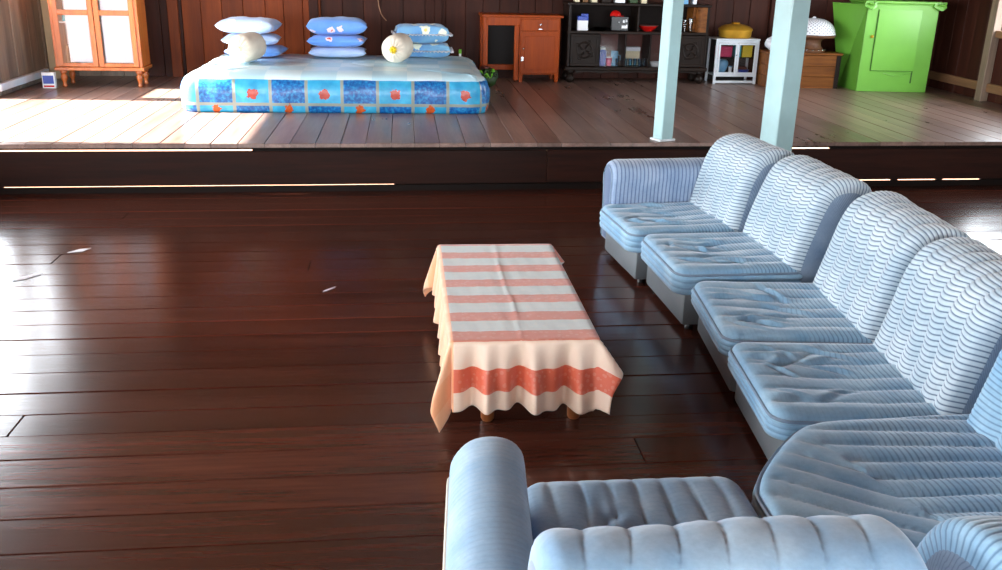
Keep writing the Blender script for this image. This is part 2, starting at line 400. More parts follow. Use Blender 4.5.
# ---------------------------------------------------------------- posts at the platform edge
def pole(label, x_, y_, z0, side, rot):
    p = thing('timber_post', label, 'post', (x_, y_, z0), radians(rot), 'teal painted posts'); h = side/2
    G().box(-h, h, -h, h, 0, CZ-z0, .008).build('shaft', 'teal_paint', p)
    return p
p1 = pole('slim pale teal post standing on the platform edge', 2.03, 7.14, PZ, .115, 22)
B('foot_block', 'white_paint', p1, -.075, .075, -.066, .066, 0, .016, .003)
p2 = pole('thick pale teal post rising behind the ribbed sofa', 2.835, 6.835, 0, .18, 22)
B('foot_block', 'white_paint', p2, -.1, .1, -.1, .1, 0, .05, .004)

# ---------------------------------------------------------------- corner sofa
def catmull(pts, n):
    out = []; m = len(pts)
    P = [pts[0]]+list(pts)+[pts[-1]]
    for i in range(m-1):
        a, b, c, d = P[i:i+4]
        for k in range(n):
            t = k/n
            out.append(tuple(.5*((2*b[j])+(-a[j]+c[j])*t+(2*a[j]-5*b[j]+4*c[j]-d[j])*t*t+(-a[j]+3*b[j]-3*c[j]+d[j])*t**3) for j in range(len(b))))
    out.append(tuple(pts[-1])); return out
def resample(pts, n):
    d = [0]
    for a, b in zip(pts[:-1], pts[1:]): d.append(d[-1]+sqrt(sum((p-q)**2 for p, q in zip(a, b))))
    out = []; j = 0
    for k in range(n):
        s = d[-1]*k/(n-1)
        while j < len(d)-2 and d[j+1] < s: j += 1
        t = (s-d[j])/max(1e-9, d[j+1]-d[j]); out.append(tuple(a+(b-a)*t for a, b in zip(pts[j], pts[j+1])))
    return out, d[-1]
RIB = .019
def cord(w): return abs(sin(pi*w/RIB))**.6
BACK_SEC = [(a_+.055, b_-(.008 if b_ > .3 else 0)) for a_, b_ in [(.475, .20), (.50, .34), (.535, .48), (.575, .61), (.625, .695), (.70, .73), (.79, .725), (.85, .67), (.87, .50), (.865, .20)]]
def sweep_back(parent, path, ncol, nu, mat, seed, hs=1.0, sec=BACK_SEC, ribs=True, name='backrest', nw=320):
    """path: xy points of the line through v=.5; the section runs to its right-hand side (outwards)"""
    pts, Lp = resample(path, nu); secp, Ls = resample(catmull(sec, 10), nw)
    nrm = []
    for i in range(nu):
        a, b = pts[max(i-1, 0)], pts[min(i+1, nu-1)]; d = hypot(b[0]-a[0], b[1]-a[1]); nrm.append((-(b[1]-a[1])/d, (b[0]-a[0])/d))
    sn = []
    for j in range(nw):
        a, b = secp[max(j-1, 0)], secp[min(j+1, nw-1)]; d = hypot(b[0]-a[0], b[1]-a[1]); sn.append((-(b[1]-a[1])/d, (b[0]-a[0])/d))
    V = []; UV = []; R = .045; cw = Lp/ncol
    for i in range(nu):
        s = Lp*i/(nu-1); e = min(s, Lp-s); inset = R*(1-sqrt(max(0, 1-(1-min(e, R)/R)**2)))
        for j in range(nw):
            wv = Ls*j/(nw-1); v, z = secp[j]; f = min(1, wv/.05)*min(1, max(0, (Ls-wv)/.1))
            us = s+.022*sin(wv*6.5+seed)*min(1, e/.1)+.01*sin(wv*15+seed*2)*min(1, e/.1)
            t = (us/cw) % 1.0; arch = 4*t*(1-t); ar = arch**(.5 if ribs else .33); ww = wv+.011*arch+.004*sin(us*7+wv*9+seed)+.004*vnoise(us*9, wv*9, seed)
            h = ((.017 if ribs else .011)*ar+(.004*cord(ww)*(1 if wv < Ls*.68 else .3) if ribs else .0008*vnoise(us*60, wv*60, seed)))*f+.008*vnoise(us*5, wv*6, seed)
            h -= inset
            v2, z2 = v+sn[j][0]*h, .2+(z+sn[j][1]*h-.2)*hs
            q = v2-.5; V.append((pts[i][0]+nrm[i][0]*q, pts[i][1]+nrm[i][1]*q, z2)); UV.append((us, ww if ribs else .013))
    F = []
    for i in range(nu-1):
        for j in range(nw-1): F.append((i*nw+j, (i+1)*nw+j, (i+1)*nw+j+1, i*nw+j+1))
        F.append((i*nw+nw-1, (i+1)*nw+nw-1, (i+1)*nw, i*nw))
    ns = len(F); F.append(tuple(range(nw))); F.append(tuple((nu-1)*nw+j for j in range(nw-1, -1, -1)))
    o = mesh_obj(name, V, F, mat, parent, True, UV, [mat, 'velour_side'], [0]*ns+[1, 1])
    return o
def seat_cushion(parent, u0, u1, v0, v1, z0, z1, seed, nch=6, ribs=1.0, wr=1.0, mat='velour_seat'):
    nu, nv = 78, 84; a, b = (u1-u0)/2, (v1-v0)/2; cu, cv = (u0+u1)/2, (v0+v1)/2; r = .07
    rr = random.Random(seed); cr = []
    for k in range(int(17*wr)):
        cx_, cy_ = rr.uniform(-.7, .7)*a, rr.uniform(-.75, .1)*b; an = rr.gauss(1.45, .5); ln = rr.uniform(.035, .10); dp = rr.uniform(.004, .012)
        cr.append((cx_, cy_, cos(an), sin(an), ln, rr.uniform(.009, .02), dp))
    V = []; UV = []; F = []
    for j in range(nv):
        for i in range(nu):
            x = -a+2*a*i/(nu-1); y = -b+2*b*j/(nv-1)
            dx, dy = abs(x)-(a-r), abs(y)-(b-r)
            dist = min(a-abs(x), b-abs(y))
            if dx > 0 and dy > 0:
                k = max(dx, dy)/hypot(dx, dy); dist = r-max(dx, dy)
                x = math.copysign(a-r+dx*k, x); y = math.copysign(b-r+dy*k, y)
            re = .028; z = z1
            if dist < re: z -= re*(1-sqrt(max(0, 1-(1-dist/re)**2)))
            fd = min(1, dist/.05)
            us = x+.010*vnoise(x*8, y*8, seed); t = ((us+a)/(2*a)*nch) % 1
            z += fd*((.015*(4*t*(1-t))**.38 if ribs > .5 else .014*(4*t*(1-t))**.3)-.004)
            z += fd*ribs*.0032*cord(y+.01*4*t*(1-t))*(1/(1+exp(-(y+.10)*22)))
            z -= fd*.016*exp(-((x/.2)**2+((y+.02)/.2)**2))
            for (cx_, cy_, c_, s_, ln, wd, dp) in cr:
                p = (x-cx_)*c_+(y-cy_)*s_; q = -(x-cx_)*s_+(y-cy_)*c_
                if abs(p) < 3*ln and abs(q) < 6*wd: z += fd*dp*exp(-(p/ln)**2)*(-exp(-(q/wd)**2)+.7*exp(-((q-1.9*wd)/(1.2*wd))**2))
            V.append((cu+x, cv+y, z)); UV.append((us, y+.01*4*t*(1-t)))
    for j in range(nv-1):
        for i in range(nu-1): F.append((j*nu+i, j*nu+i+1, (j+1)*nu+i+1, (j+1)*nu+i))
    loop = [i for i in range(nu)]+[j*nu+nu-1 for j in range(1, nv)]+[(nv-1)*nu+i for i in range(nu-2, -1, -1)]+[j*nu for j in range(nv-2, 0, -1)]
    prev = loop; nr = 15; zt = z1-.028
    for k in range(1, nr+1):
        t = k/nr; bul = .011*abs(sin(t*pi*3))**.5-.004*t; new = []
        for idx in loop:
            p = V[idx]; ox, oy = p[0]-cu, p[1]-cv
            qx, qy = max(0, abs(ox)-(a-r)), max(0, abs(oy)-(b-r)); d = max(1e-6, hypot(qx, qy))
            new.append(len(V)); V.append((p[0]+math.copysign(qx/d*bul, ox), p[1]+math.copysign(qy/d*bul, oy), zt-(zt-z0)*t)); UV.append((0, .5*RIB*(t*6)))
        n = len(loop)
        for i in range(n): F.append((prev[i], new[i], new[(i+1) % n], prev[(i+1) % n]))
        prev = new
    F.append(tuple(prev[::-1]))
    o = mesh_obj('seat_cushion', V, F, mat, parent, True, UV)
    # welt cord round the top edge
    ring = []
    for k in range(0, len(loop), 4):
        p = V[loop[k]]; ring.append((p[0], p[1], p[2]+.004))
    ring.append(ring[0])
    G().tube(ring, .006, 6).build('welt', 'piping', o, True)
    return o
def sofa_arm(parent, u_in, sgn, v0, v1, mat, ribs, h=.56, wd=1.0, skew=0.0):
    sec = [(0, .05), (0, .25), (-.004, .40), (-.012, .47), (0, .525), (.04, .556), (.10, .565), (.16, .55), (.205, .50), (.21, .44), (.195, .38), (.19, .25), (.19, .05)]
    secp, Ls = resample(catmull(sec, 8), 70); nv = 170; V = []; UV = []; F = []; nw = 70; R = .06
    cm, cz = .1, .3
    for i in range(nv):
        s = (v1-v0)*i/(nv-1); e = s; ins = 1-.30*(1-sqrt(max(0, 1-(1-min(e, R)/R)**2)))
        for j, (a_, z_) in enumerate(secp):
            rb = (.0035*cord(s) if ribs else .0004*sin(s*300))
            na = a_-cm; nz = z_-cz; d = hypot(na, nz)
            aa = cm+na*ins+na/d*rb; zz = (cz+nz*(1-(1-ins)*.45)+nz/d*rb)*h/.565
            V.append((u_in+sgn*(aa*wd+skew*s), v0+s, zz)); UV.append((Ls*j/nw, s))
    for i in range(nv-1):
        for j in range(nw-1):
            q = (i*nw+j, i*nw+j+1, (i+1)*nw+j+1, (i+1)*nw+j); F.append(q if sgn > 0 else q[::-1])
        q = (i*nw+nw-1, i*nw, (i+1)*nw, (i+1)*nw+nw-1); F.append(q if sgn > 0 else q[::-1])
    c0 = tuple(range(nw)); c1 = tuple((nv-1)*nw+j for j in range(nw)); F += [c0[::-1], c1] if sgn > 0 else [c0, c1[::-1]]
    o = mesh_obj('armrest', V, F, mat, parent, True, UV)
    for jj in ((46, 50) if not ribs else ()):                    # double cord along the outer edge
        G().tube([(V[i*nw+jj][0]+sgn*.004, V[i*nw+jj][1], V[i*nw+jj][2]) for i in range(2, nv, 6)], .005, 6).build('outer_cord', 'ivory_cloth', o, True)
    ring = [(V[j][0], V[j][1], V[j][2]) for j in range(0, nw)]
    G().tube(ring, .006, 6).build('welt', 'piping', o, True)
    return o
def feet(parent, spots):
    for (a_, b_) in spots: L('foot', 'black_gloss', parent, [(.018, 0), (.022, .004), (.022, .025), (.018, .032)], a_, b_, 0, 12)
def sofa_module(label, P, ang, W, seed, D=.0, hs=1.0, cols=6, backcols=6):
    m = thing('sofa_module', label, 'sofa', (P[0], P[1], 0), ang, 'pieces of the corner sofa')
    G().box(.012, W-.012, 0.015, .84+D, .03, .215, .02).build('base', 'beige_vinyl', m, True)
    feet(m, [(.06, .07), (W-.06, .07), (.06, .72), (W-.06, .72)])
    return m
SEATZ = .315
def run_module(label, P, Q, seed, cols=6, sz=None):
    ang = math.atan2(Q[1]-P[1], Q[0]-P[0]); W = hypot(Q[0]-P[0], Q[1]-P[1])
    m = sofa_module(label, P, ang, W, seed)
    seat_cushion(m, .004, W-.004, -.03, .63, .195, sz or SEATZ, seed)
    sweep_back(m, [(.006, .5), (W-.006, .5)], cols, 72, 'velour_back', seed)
    return m, W
m1, W1 = run_module('ribbed sofa seat with an armrest, farthest from the viewer', (1.19, 5.35), (1.245, 4.745), 1)
sofa_arm(m1, 0, -1, 0.05, .74, 'velour_arm', True)
m2, W2 = run_module('armless ribbed sofa seat beside the armrest seat, deeply creased cushion', (1.29, 4.72), (1.315, 4.07), 2)
m3, W3 = run_module('armless ribbed sofa seat across from the table, third from the platform', (1.37, 4.03), (1.302, 3.335), 3, sz=.288)
m4, W4 = run_module('armless ribbed sofa seat adjoining the wedge corner seat', (1.30, 3.30), (1.24, 2.65), 4, sz=.288)
# seat facing away in the foreground, seen over its backrest
mf = sofa_module('sofa seat seen from behind, rounded smooth armrest at its left', (.945, 2.255), pi, .63, 6, D=.1)
seat_cushion(mf, .004, .632, -.02, .68, .205, SEATZ-.005, 6, nch=8, ribs=.25, wr=.2, mat='velour_smooth')
sweep_back(mf, [(.022, .60), (.72, .60)], 8, 130, 'velour_smooth', 6, ribs=False, hs=.985)
sofa_arm(mf, .648, 1, .09, .96, 'velour_smooth', False, h=.53, wd=.88, skew=.07)
# wedge corner
mc = thing('sofa_corner', 'wedge-shaped blue corner seat with fanning channels', 'sofa', (0, 0, 0), 0, 'pieces of the corner sofa')
def corner_outline(n=200):
    c = [(.964, 1.72), (.964, 2.10), (.978, 2.19), (1.035, 2.29), (1.125, 2.405), (1.205, 2.49), (1.28, 2.54), (1.42, 2.562), (1.80, 2.575), (1.86, 2.54), (1.88, 2.2), (1.70, 1.72), (1.5, 1.66)]
    p = catmull(c+[c[0]], 10)
    return resample(p, n+1)[0][:-1]
co = corner_outline(); n = len(co); cc = (1.42, 2.12); V = []; UV = []; F = []; NR = 46
def czf(x, y, k):
    z = SEATZ+.01; d = 1-k
    if d < .06: z -= .03*(1-sqrt(max(0, 1-(1-d/.06)**2)))
    fd = min(1, d/.12)
    px, py = x-1.36, y-2.13; 
    if px+.35*py < 0: q = (px*.50+py*.87); along = -px*.87+py*.5          # channels fan to the front corner
    else: q = (py+.12*px); along = px
    t = (q/.088) % 1; z += fd*(.016*(4*t*(1-t))**.4-.007)
    z += fd*.003*cord(along+.008*4*t*(1-t))*(min(1, max(0, along+.02)*6) if px+.35*py > 0 else 0)
    z -= fd*.022*exp(-(px*px+py*py)/.05)
    return z, along
for k in range(NR+1):
    s = k/NR
    for (x, y) in co:
        xx, yy = cc[0]+(x-cc[0])*s, cc[1]+(y-cc[1])*s; z, al = czf(xx, yy, s); V.append((xx, yy, z)); UV.append((0, al if (xx-1.36)+.35*(yy-2.13) > 0 else .013))
for k in range(NR):
    for i in range(n): F.append((k*n+i, (k+1)*n+i, (k+1)*n+(i+1) % n, k*n+(i+1) % n))
F = [q[::-1] for q in F]
base = NR*n
for k in range(1, 13):
    t = k/12; b0 = len(V)
    for i, (x, y) in enumerate(co):
        d = hypot(x-cc[0], y-cc[1]); bl = 1+(.012*abs(sin(t*pi*3))**.5)/d
        V.append((cc[0]+(x-cc[0])*bl, cc[1]+(y-cc[1])*bl, SEATZ-.02-(SEATZ-.02-.2)*t)); UV.append((0, t*.078))
    for i in range(n): F.append((base+i, base+(i+1) % n, b0+(i+1) % n, b0+i)[::-1])
    base = b0
cs = mesh_obj('seat_cushion', V, F, 'velour_seat', mc, True, UV)
G().tube([(x, y, SEATZ-.012) for x, y in co[::2]]+[(co[0][0], co[0][1], SEATZ-.012)], .007, 6).build('welt', 'piping', cs, True)
G().prism([(cc[0]+(x-cc[0])*.97, cc[1]+(y-cc[1])*.97) for x, y in co[::3]], .03, .205).build('base', 'beige_vinyl', mc, True)
feet(mc, [(1.05, 1.85), (1.1, 2.2), (1.3, 2.45), (1.75, 2.5), (1.6, 1.8)])
cpath = catmull([(1.735, 2.515), (1.745, 2.35), (1.70, 2.02), (1.54, 1.76), (1.30, 1.66), (1.0, 1.63)], 12)
sweep_back(mc, [(x, y) for x, y in cpath], 9, 130, 'velour_seat', 9, hs=.97)

# ---------------------------------------------------------------- coffee table and its satin cloth
TX0, TX1, TY0, TY1, TH = .165, .695, 3.10, 4.28, .385
tb = thing('coffee_table', 'low wooden coffee table hidden under a striped cloth', 'table', ((TX0+TX1)/2, (TY0+TY1)/2, 0))
hx, hy = (TX1-TX0)/2, (TY1-TY0)/2
B('table_top', 'leg_wood', tb, -hx, hx, -hy, hy, TH-.035, TH, .006)
for sx in (-1, 1):
    for sy in (-1, 1):
        L('leg', 'leg_wood', tb, [(.020, 0), (.026, .01), (.030, .10), (.034, TH-.036)], sx*(hx-.095)+.05, sy*(hy-.13), 0, 16)
t = NT('satin_stripes'); uvn = t.uv(); sp = t.node('ShaderNodeSeparateXYZ'); t.link(uvn, sp.inputs[0])
ph = t.math('FRACT', t.math('DIVIDE', t.math('ADD', sp.outputs[1], .12), .195))
st = t.math('GREATER_THAN', ph, .46)
side = t.math('LESS_THAN', sp.outputs[0], .004)
nz = t.noise(t.obj(), 5, 3); wv = t.noise(t.obj(120, 120, 120), 1, 2)
pink = t.mix(nz, srgb(212, 116, 92), srgb(228, 142, 116)); ice = t.mix(nz, srgb(198, 214, 212), srgb(222, 230, 226))
warm_lit_drop = t.math('LESS_THAN', sp.outputs[1], .272)                 # warm light on the front drop, put into the stripe colours
pink = t.mix(warm_lit_drop, pink, srgb(222, 102, 70)); ice = t.mix(warm_lit_drop, ice, srgb(240, 212, 188))
base_c = t.mix(st, pink, ice)
# faint floral brocade in the pale bands
vo = t.node('ShaderNodeTexVoronoi'); vo.inputs['Scale'].default_value = 44; t.link(t.obj(1, 1, 1), vo.inputs['Vector'])
base_c = t.mix(t.math('MULTIPLY', t.math('LESS_THAN', vo.outputs['Distance'],   .33), .12), base_c, srgb(246, 226, 206))
base_c = t.mix(t.math('MULTIPLY', side, .85), base_c, srgb(244, 176, 128))
t.link(base_c, t.b.inputs['Base Color']); t.set(Roughness=.38, Sheen_Weight=.35); t.bump(wv, .08, .002)
DL, DR, DF, DB = .225, .11, .275, .20
def drape():
    sv = []; nS, nT = 96, 150
    for j in range(nT+1):
        tt = TY0-DF+(TY1-TY0+DF+DB)*j/nT
        for i in range(nS+1):
            ss = TX0-DL+(TX1-TX0+DL+DR)*i/nS
            dx = TX0-ss if ss < TX0 else (ss-TX1 if ss > TX1 else 0); sx = -1 if ss < TX0 else 1
            dy = TY0-tt if tt < TY0 else (tt-TY1 if tt > TY1 else 0); sy = -1 if tt < TY0 else 1
            px, py = min(max(ss, TX0), TX1), min(max(tt, TY0), TY1)
            d = hypot(dx, dy); z = TH+.004
            if d < 1e-9:
                # slightly rumpled top with one sewn seam
                z += .0016*vnoise(ss*22, tt*17, 1)+.0012*vnoise(ss*60, tt*40, 2)+.0035*exp(-((ss-(TX0+.255)-.008*vnoise(tt*5, 0, 3))/.004)**2)
                x, y = px, py
            else:
                if dx > 0 and dy == 0: per = tt; ox, oy = sx, 0
                elif dy > 0 and dx == 0: per = ss+10; ox, oy = 0, sy
                else: per = 0; ox, oy = sx*dx/d, sy*dy/d
                k = min(1, d/.22)
                if dx > 0 and dy > 0:
                    fl = (.62 if sx > 0 else .20); a = math.atan2(dy, dx); wave = .035*sin((a-.25)*5.0)*k
                    fl = fl*(.2+.8*sin(2*a)); drop = .965-(.10*sin(2*a) if sx > 0 else 0)
                else:
                    edge = min(1, (min(ss-TX0, TX1-ss) if dy > 0 else min(tt-TY0, TY1-tt))/.10)
                    wave = ((.036 if dy > 0 else .018)*sin(per*36+1.0)+(.024 if dy > 0 else .014)*sin(per*71+.4)+.010*vnoise(per*14, d*9, 5))*k*edge*(1 if dy > 0 else .9)
                    fl = .10 if dy > 0 else .03; drop = .985
                    fl += .10*(1-edge)*.35
                    if dy > 0 and sy < 0: drop += .06*sin(per*9.0)*.5
                x = px+ox*(.006+fl*d+wave+.004); y = py+oy*(.006+fl*d+wave+.004)
                rr_ = .012; z = TH+.004-max(0, d*drop-rr_*.43) if d > rr_ else TH+.004-d*d/(2*rr_)
                z += .003*vnoise(ss*30, tt*30, 4)*k
            z = max(z, .006)
            sv.append((x, y, z))
    F = [(j*(nS+1)+i, j*(nS+1)+i+1, (j+1)*(nS+1)+i+1, (j+1)*(nS+1)+i) for j in range(nT) for i in range(nS)]
    uv = [((TX0-DL+(TX1-TX0+DL+DR)*i/nS)-TX0, (TY0-DF+(TY1-TY0+DF+DB)*j/nT)-TY0+DF) for j in range(nT+1) for i in range(nS+1)]
    return sv, F, uv
sv, F, uv = drape()
cl = mesh_obj('tablecloth', sv, F, 'satin_stripes', None, True, uv)
md = cl.modifiers.new('thick', 'SOLIDIFY'); md.thickness = .0016; md.offset = 1
tag(cl, 'pink and pale striped satin cloth draped over the low table', 'tablecloth')

# ---------------------------------------------------------------- mattress with patchwork cover
BX0, BX1, BY0, BY1, BH = -1.93, .76, 8.34, 10.25, .335
t = NT('patchwork'); uvn = t.uv(); sp = t.node('ShaderNodeSeparateXYZ'); t.link(uvn, sp.inputs[0]); U_, V_ = sp.outputs[0], sp.outputs[1]
CW = .309
cu = t.math('DIVIDE', t.math('ADD', U_, .46), CW); fu = t.math('FRACT', cu); par = t.math('GREATER_THAN', t.math('FRACT', t.math('MULTIPLY', cu, .5)), .5)
low = t.math('LESS_THAN', V_, .075)
par2 = t.math('ABSOLUTE', t.math('SUBTRACT', par, low))
nz = t.noise(t.obj(), 38, 3); nz2 = t.noise(t.obj(), 11, 2)
dk = t.ramp(nz, [(.35, srgb(0, 72, 138)), (.5, srgb(0, 98, 168)), (.7, srgb(40, 146, 198))])
te = t.ramp(nz2, [(.3, srgb(30, 142, 192)), (.7, srgb(60, 170, 208))])
c = t.mix(par2, dk, te)
line = t.math('MAXIMUM', t.math('GREATER_THAN', t.math('ABSOLUTE', t.math('SUBTRACT', fu, .5)), .455), t.math('LESS_THAN', t.math('ABSOLUTE', t.math('SUBTRACT', V_, .075)), .013))
c = t.mix(line, c, srgb(136, 146, 138))
def dot(u, v, r_):
    du = t.math('MULTIPLY', t.math('SUBTRACT', t.math('FRACT', t.math('ADD', t.math('MULTIPLY', cu, .5), .5-u)), .5), 2*CW)
    dv = t.math('SUBTRACT', V_, v)
    d = t.math('SQRT', t.math('ADD', t.math('MULTIPLY', du, du), t.math('MULTIPLY', dv, dv)))
    return t.math('LESS_THAN', t.math('ADD', d, t.math('MULTIPLY', t.math('SUBTRACT', nz, .5), .07)), r_)
c = t.mix(dot(.75, .165, .046), c, t.mix(nz, srgb(140, 20, 6), srgb(196, 62, 26)))
c = t.mix(dot(.25, .032, .038), c, t.mix(nz, srgb(164, 46, 12), srgb(214, 110, 44)))
t.link(c, t.b.inputs['Base Color']); t.set(Roughness=.42, Coat_Weight=.15); t.bump(nz2, .2, .01)
t = NT('cover_top_glare'); nz = t.noise(t.obj(), 6, 3); ob = t.obj(1/CW, 1/CW, 1); ck = t.node('ShaderNodeTexChecker'); ck.inputs['Scale'].default_value = 1.0; t.link(ob, ck.inputs[0])  # window glare on the bed top, painted as paler blue squares
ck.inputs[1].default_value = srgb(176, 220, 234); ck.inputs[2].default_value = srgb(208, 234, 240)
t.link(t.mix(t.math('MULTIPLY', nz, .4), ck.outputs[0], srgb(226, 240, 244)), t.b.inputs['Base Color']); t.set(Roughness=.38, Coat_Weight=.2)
bed = thing('mattress', 'wide low mattress in a blue patchwork cover with orange flowers', 'mattress', ((BX0+BX1)/2, BY0, PZ))
def mattress():
    a, b = (BX1-BX0)/2, (BY1-BY0)/2; r = .16; N = 240; out = []; P = 2*(2*a+2*b)
    pts = []
    for k in range(N):                       # rounded rectangle outline starting at front-left
        s = P*k/N
        if s < 2*a: p = (-a+s, -b)
        elif s < 2*a+2*b: p = (a, -b+s-2*a)
        elif s < 4*a+2*b: p = (a-(s-2*a-2*b), b)
        else: p = (-a, b-(s-4*a-2*b))
        x, y = p; dx, dy = abs(x)-(a-r), abs(y)-(b-r)
        if dx > 0 and dy > 0:
            q = max(dx, dy)/hypot(dx, dy); x = math.copysign(a-r+dx*q, x); y = math.copysign(b-r+dy*q, y)
        pts.append((x, y, s))
    V = []; UV = []; F = []; mi = []
    prof = [(-.012, 0), (0, .02), (.008, .07), (.010, .14), (.006, .20), (-.008, .25), (-.03, .285), (-.07, .312), (-.14, .328), (-.25, BH)]
    for (o_, z_) in prof:
        for (x, y, s) in pts:
            f = 1+o_/hypot(x, y) if False else 1
            qx, qy = max(0, abs(x)-(a-r)), max(0, abs(y)-(b-r)); d = max(1e-6, hypot(qx, qy))
            rip = .006*sin(s*23)*sin(min(1, z_/.3)*pi)+.008*vnoise(s*7, z_*12, 3)
            if abs(x-a) < .35 and y < -b+.4: rip += .012*sin(s*60+z_*10)*min(1, z_/.2)
            o2 = o_+rip
            V.append((x+(1 if x > 0 else -1)*qx/d*o2, y+(1 if y > 0 else -1)*qy/d*o2+b, z_+.006*vnoise(x*5, y*5, 8)*(z_ > .2))); UV.append((s, z_))
    n = N; m = len(prof)
    for i in range(m-1):
        for k in range(n):
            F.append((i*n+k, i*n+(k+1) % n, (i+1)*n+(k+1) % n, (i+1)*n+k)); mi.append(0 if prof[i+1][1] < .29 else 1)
    last = (m-1)*n
    for q in (.75, .5, .25, .08):
        b0 = len(V)
        for k in range(n):
            x, y, z = V[(m-1)*n+k]; xx, yy = x*q, (y-b)*q+b
            V.append((xx, yy, BH+.010*vnoise(xx*4, yy*4, 5)+.006*vnoise(xx*9, yy*8, 2))); UV.append((0, 0))
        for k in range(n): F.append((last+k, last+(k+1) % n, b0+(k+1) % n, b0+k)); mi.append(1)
        last = b0
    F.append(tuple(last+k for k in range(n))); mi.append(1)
    F.append(tuple(range(n-1, -1, -1))); mi.append(0)
    return mesh_obj('cover', V, F, None, bed, True, UV, ['patchwork', 'cover_top_glare'], mi)
mattress()

# pillows
def floral(name, ground, ground2, petals, psize=.10, amt=.5, thr=.25):
    t = NT(name); n = t.noise(t.obj(), 5, 3); v = t.node('ShaderNodeTexVoronoi'); v.inputs['Scale'].default_value = 1/psize*.55; oi = t.node('ShaderNodeObjectInfo'); va = t.node('ShaderNodeVectorMath', operation='ADD'); t.link(t.obj(), va.inputs[0]); t.link(t.math('MULTIPLY', oi.outputs['Random'], 9.0), va.inputs[1]); t.link(va.outputs[0], v.inputs['Vector'])
    nn = t.noise(t.obj(), 34, 2); d = t.math('ADD', v.outputs['Distance'], t.math('MULTIPLY', t.math('SUBTRACT', nn, .5), .35))
    c = t.mix(n, ground, ground2); rnd = t.node('ShaderNodeSeparateColor'); t.link(v.outputs['Color'], rnd.inputs[0])
    on = t.math('MULTIPLY', t.math('LESS_THAN', d, thr), t.math('LESS_THAN', rnd.outputs[0], amt))
    c = t.mix(on, c, petals[0]); c = t.mix(t.math('MULTIPLY', t.math('LESS_THAN', d, .12), t.math('LESS_THAN', rnd.outputs[0], amt)), c, petals[1])
    t.link(c, t.b.inputs['Base Color']); t.set(Roughness=.6, Sheen_Weight=.2); return t.m
floral('pillow_pale', srgb(150, 184, 232), srgb(196, 214, 240), [srgb(236, 222, 226), srgb(230, 150, 140)], .085, .6)
floral('pillow_blue', srgb(72, 132, 222), srgb(120, 172, 236), [srgb(234, 214, 222), srgb(222, 70, 50)], .085, .6)
floral('pillow_mix', srgb(40, 110, 206), srgb(150, 210, 226), [srgb(232, 240, 220), srgb(236, 206, 110)], .075, 1.0, .34)
def pillow(label, mat, c, sx, sy, sz, rz, seed, sag=.0, frill=None):
    ex = 6 if frill else 4; fx = .32 if frill else .5
    p = thing('pillow', label, 'pillow', c, rz, 'pillows stacked on the mattress'); nu, nv = 40, 30; V = []; F = []
    for side in (1, -1):
        b0 = len(V)
        for j in range(nv+1):
            for i in range(nu+1):
                u, v = -1+2*i/nu, -1+2*j/nv
                pr = max(0, (1-u**ex))**fx*max(0, (1-v**ex))**fx
                x = u*sx*(1-.06*(1-abs(v)**1.5)*abs(u)**4); y = v*sy*(1-.07*(1-abs(u)**1.5)*abs(v)**4)
                z = side*sz*pr*(1+.10*vnoise(u*3, v*3, seed))+sz*.12*abs(u)**6*.6+.05*sz*vnoise(u*6, v*6, seed+side)*pr
                V.append((x, y, z+sz-sag*u*u))
        for j in range(nv):
            for i in range(nu):
                q = (b0+j*(nu+1)+i, b0+j*(nu+1)+i+1, b0+(j+1)*(nu+1)+i+1, b0+(j+1)*(nu+1)+i); F.append(q if side > 0 else q[::-1])
    o = mesh_obj('pillowcase', V, F, mat, p, True)
    if frill:
        V2 = []; F2 = []; N = 160
        for k in range(N):
            a = 2*pi*k/N; cx_, cy_ = cos(a), sin(a); m = max(abs(cx_), abs(cy_)); u, v = cx_/m, cy_/m; wv_ = .012*sin(k*2.2)
            V2 += [(u*sx*.96, v*sy*.96, sz+.004), (u*(sx+.028), v*(sy+.028), sz+wv_), (u*(sx+.028), v*(sy+.028), sz+wv_-.004), (u*sx*.96, v*sy*.96, sz-.004)]
        for k in range(N):
            a, b = 4*k, 4*((k+1) % N)
            for q in range(4): F2.append((a+q, a+(q+1) % 4, b+(q+1) % 4, b+q))
        mesh_obj('frill', V2, F2, frill, p, True)
    return p
ZB = PZ+BH+.012
def stack(cx, cy, items):
    z = ZB
    for (label, mat, sx, sy, sz, rz, dx, fr) in items:
        pillow(label, mat, (cx+dx, cy, z), sx, sy, sz, radians(rz), len(label), 0, fr); z += sz*2.1
stack(-1.49, 9.72, [('pale blue pillow at the bottom of the stack behind the left bolster', 'pillow_blue', .275, .22, .052, -4, .04, None),
                    ('pale blue pillow in the middle of the stack behind the left bolster', 'pillow_pale', .275, .22, .052, 3, .0, None),
                    ('faded pale blue pillow on top of the stack behind the left bolster', 'pillow_pale', .28, .22, .075, -6, -.02, None)])
stack(-.655, 9.78, [('blue pillow at the bottom of the centre stack', 'pillow_pale', .285, .22, .048, 2, .0, None),
                    ('bright blue pillow in the middle of the centre stack', 'pillow_blue', .285, .22, .056, -2, .0, None),
                    ('plump blue pillow with a red flower on top of the centre stack', 'pillow_blue', .30, .22, .08, 3, .0, None)])
stack(.19, 9.90, [('blue pillow with green floral print under the ruffled one', 'pillow_mix', .265, .2, .068, 0, .03, 'white_cloth'),
                  ('ruffled pillow with yellow and blue flowers on top of the right stack', 'pillow_mix', .27, .2, .088, 4, .0, 'white_cloth')])
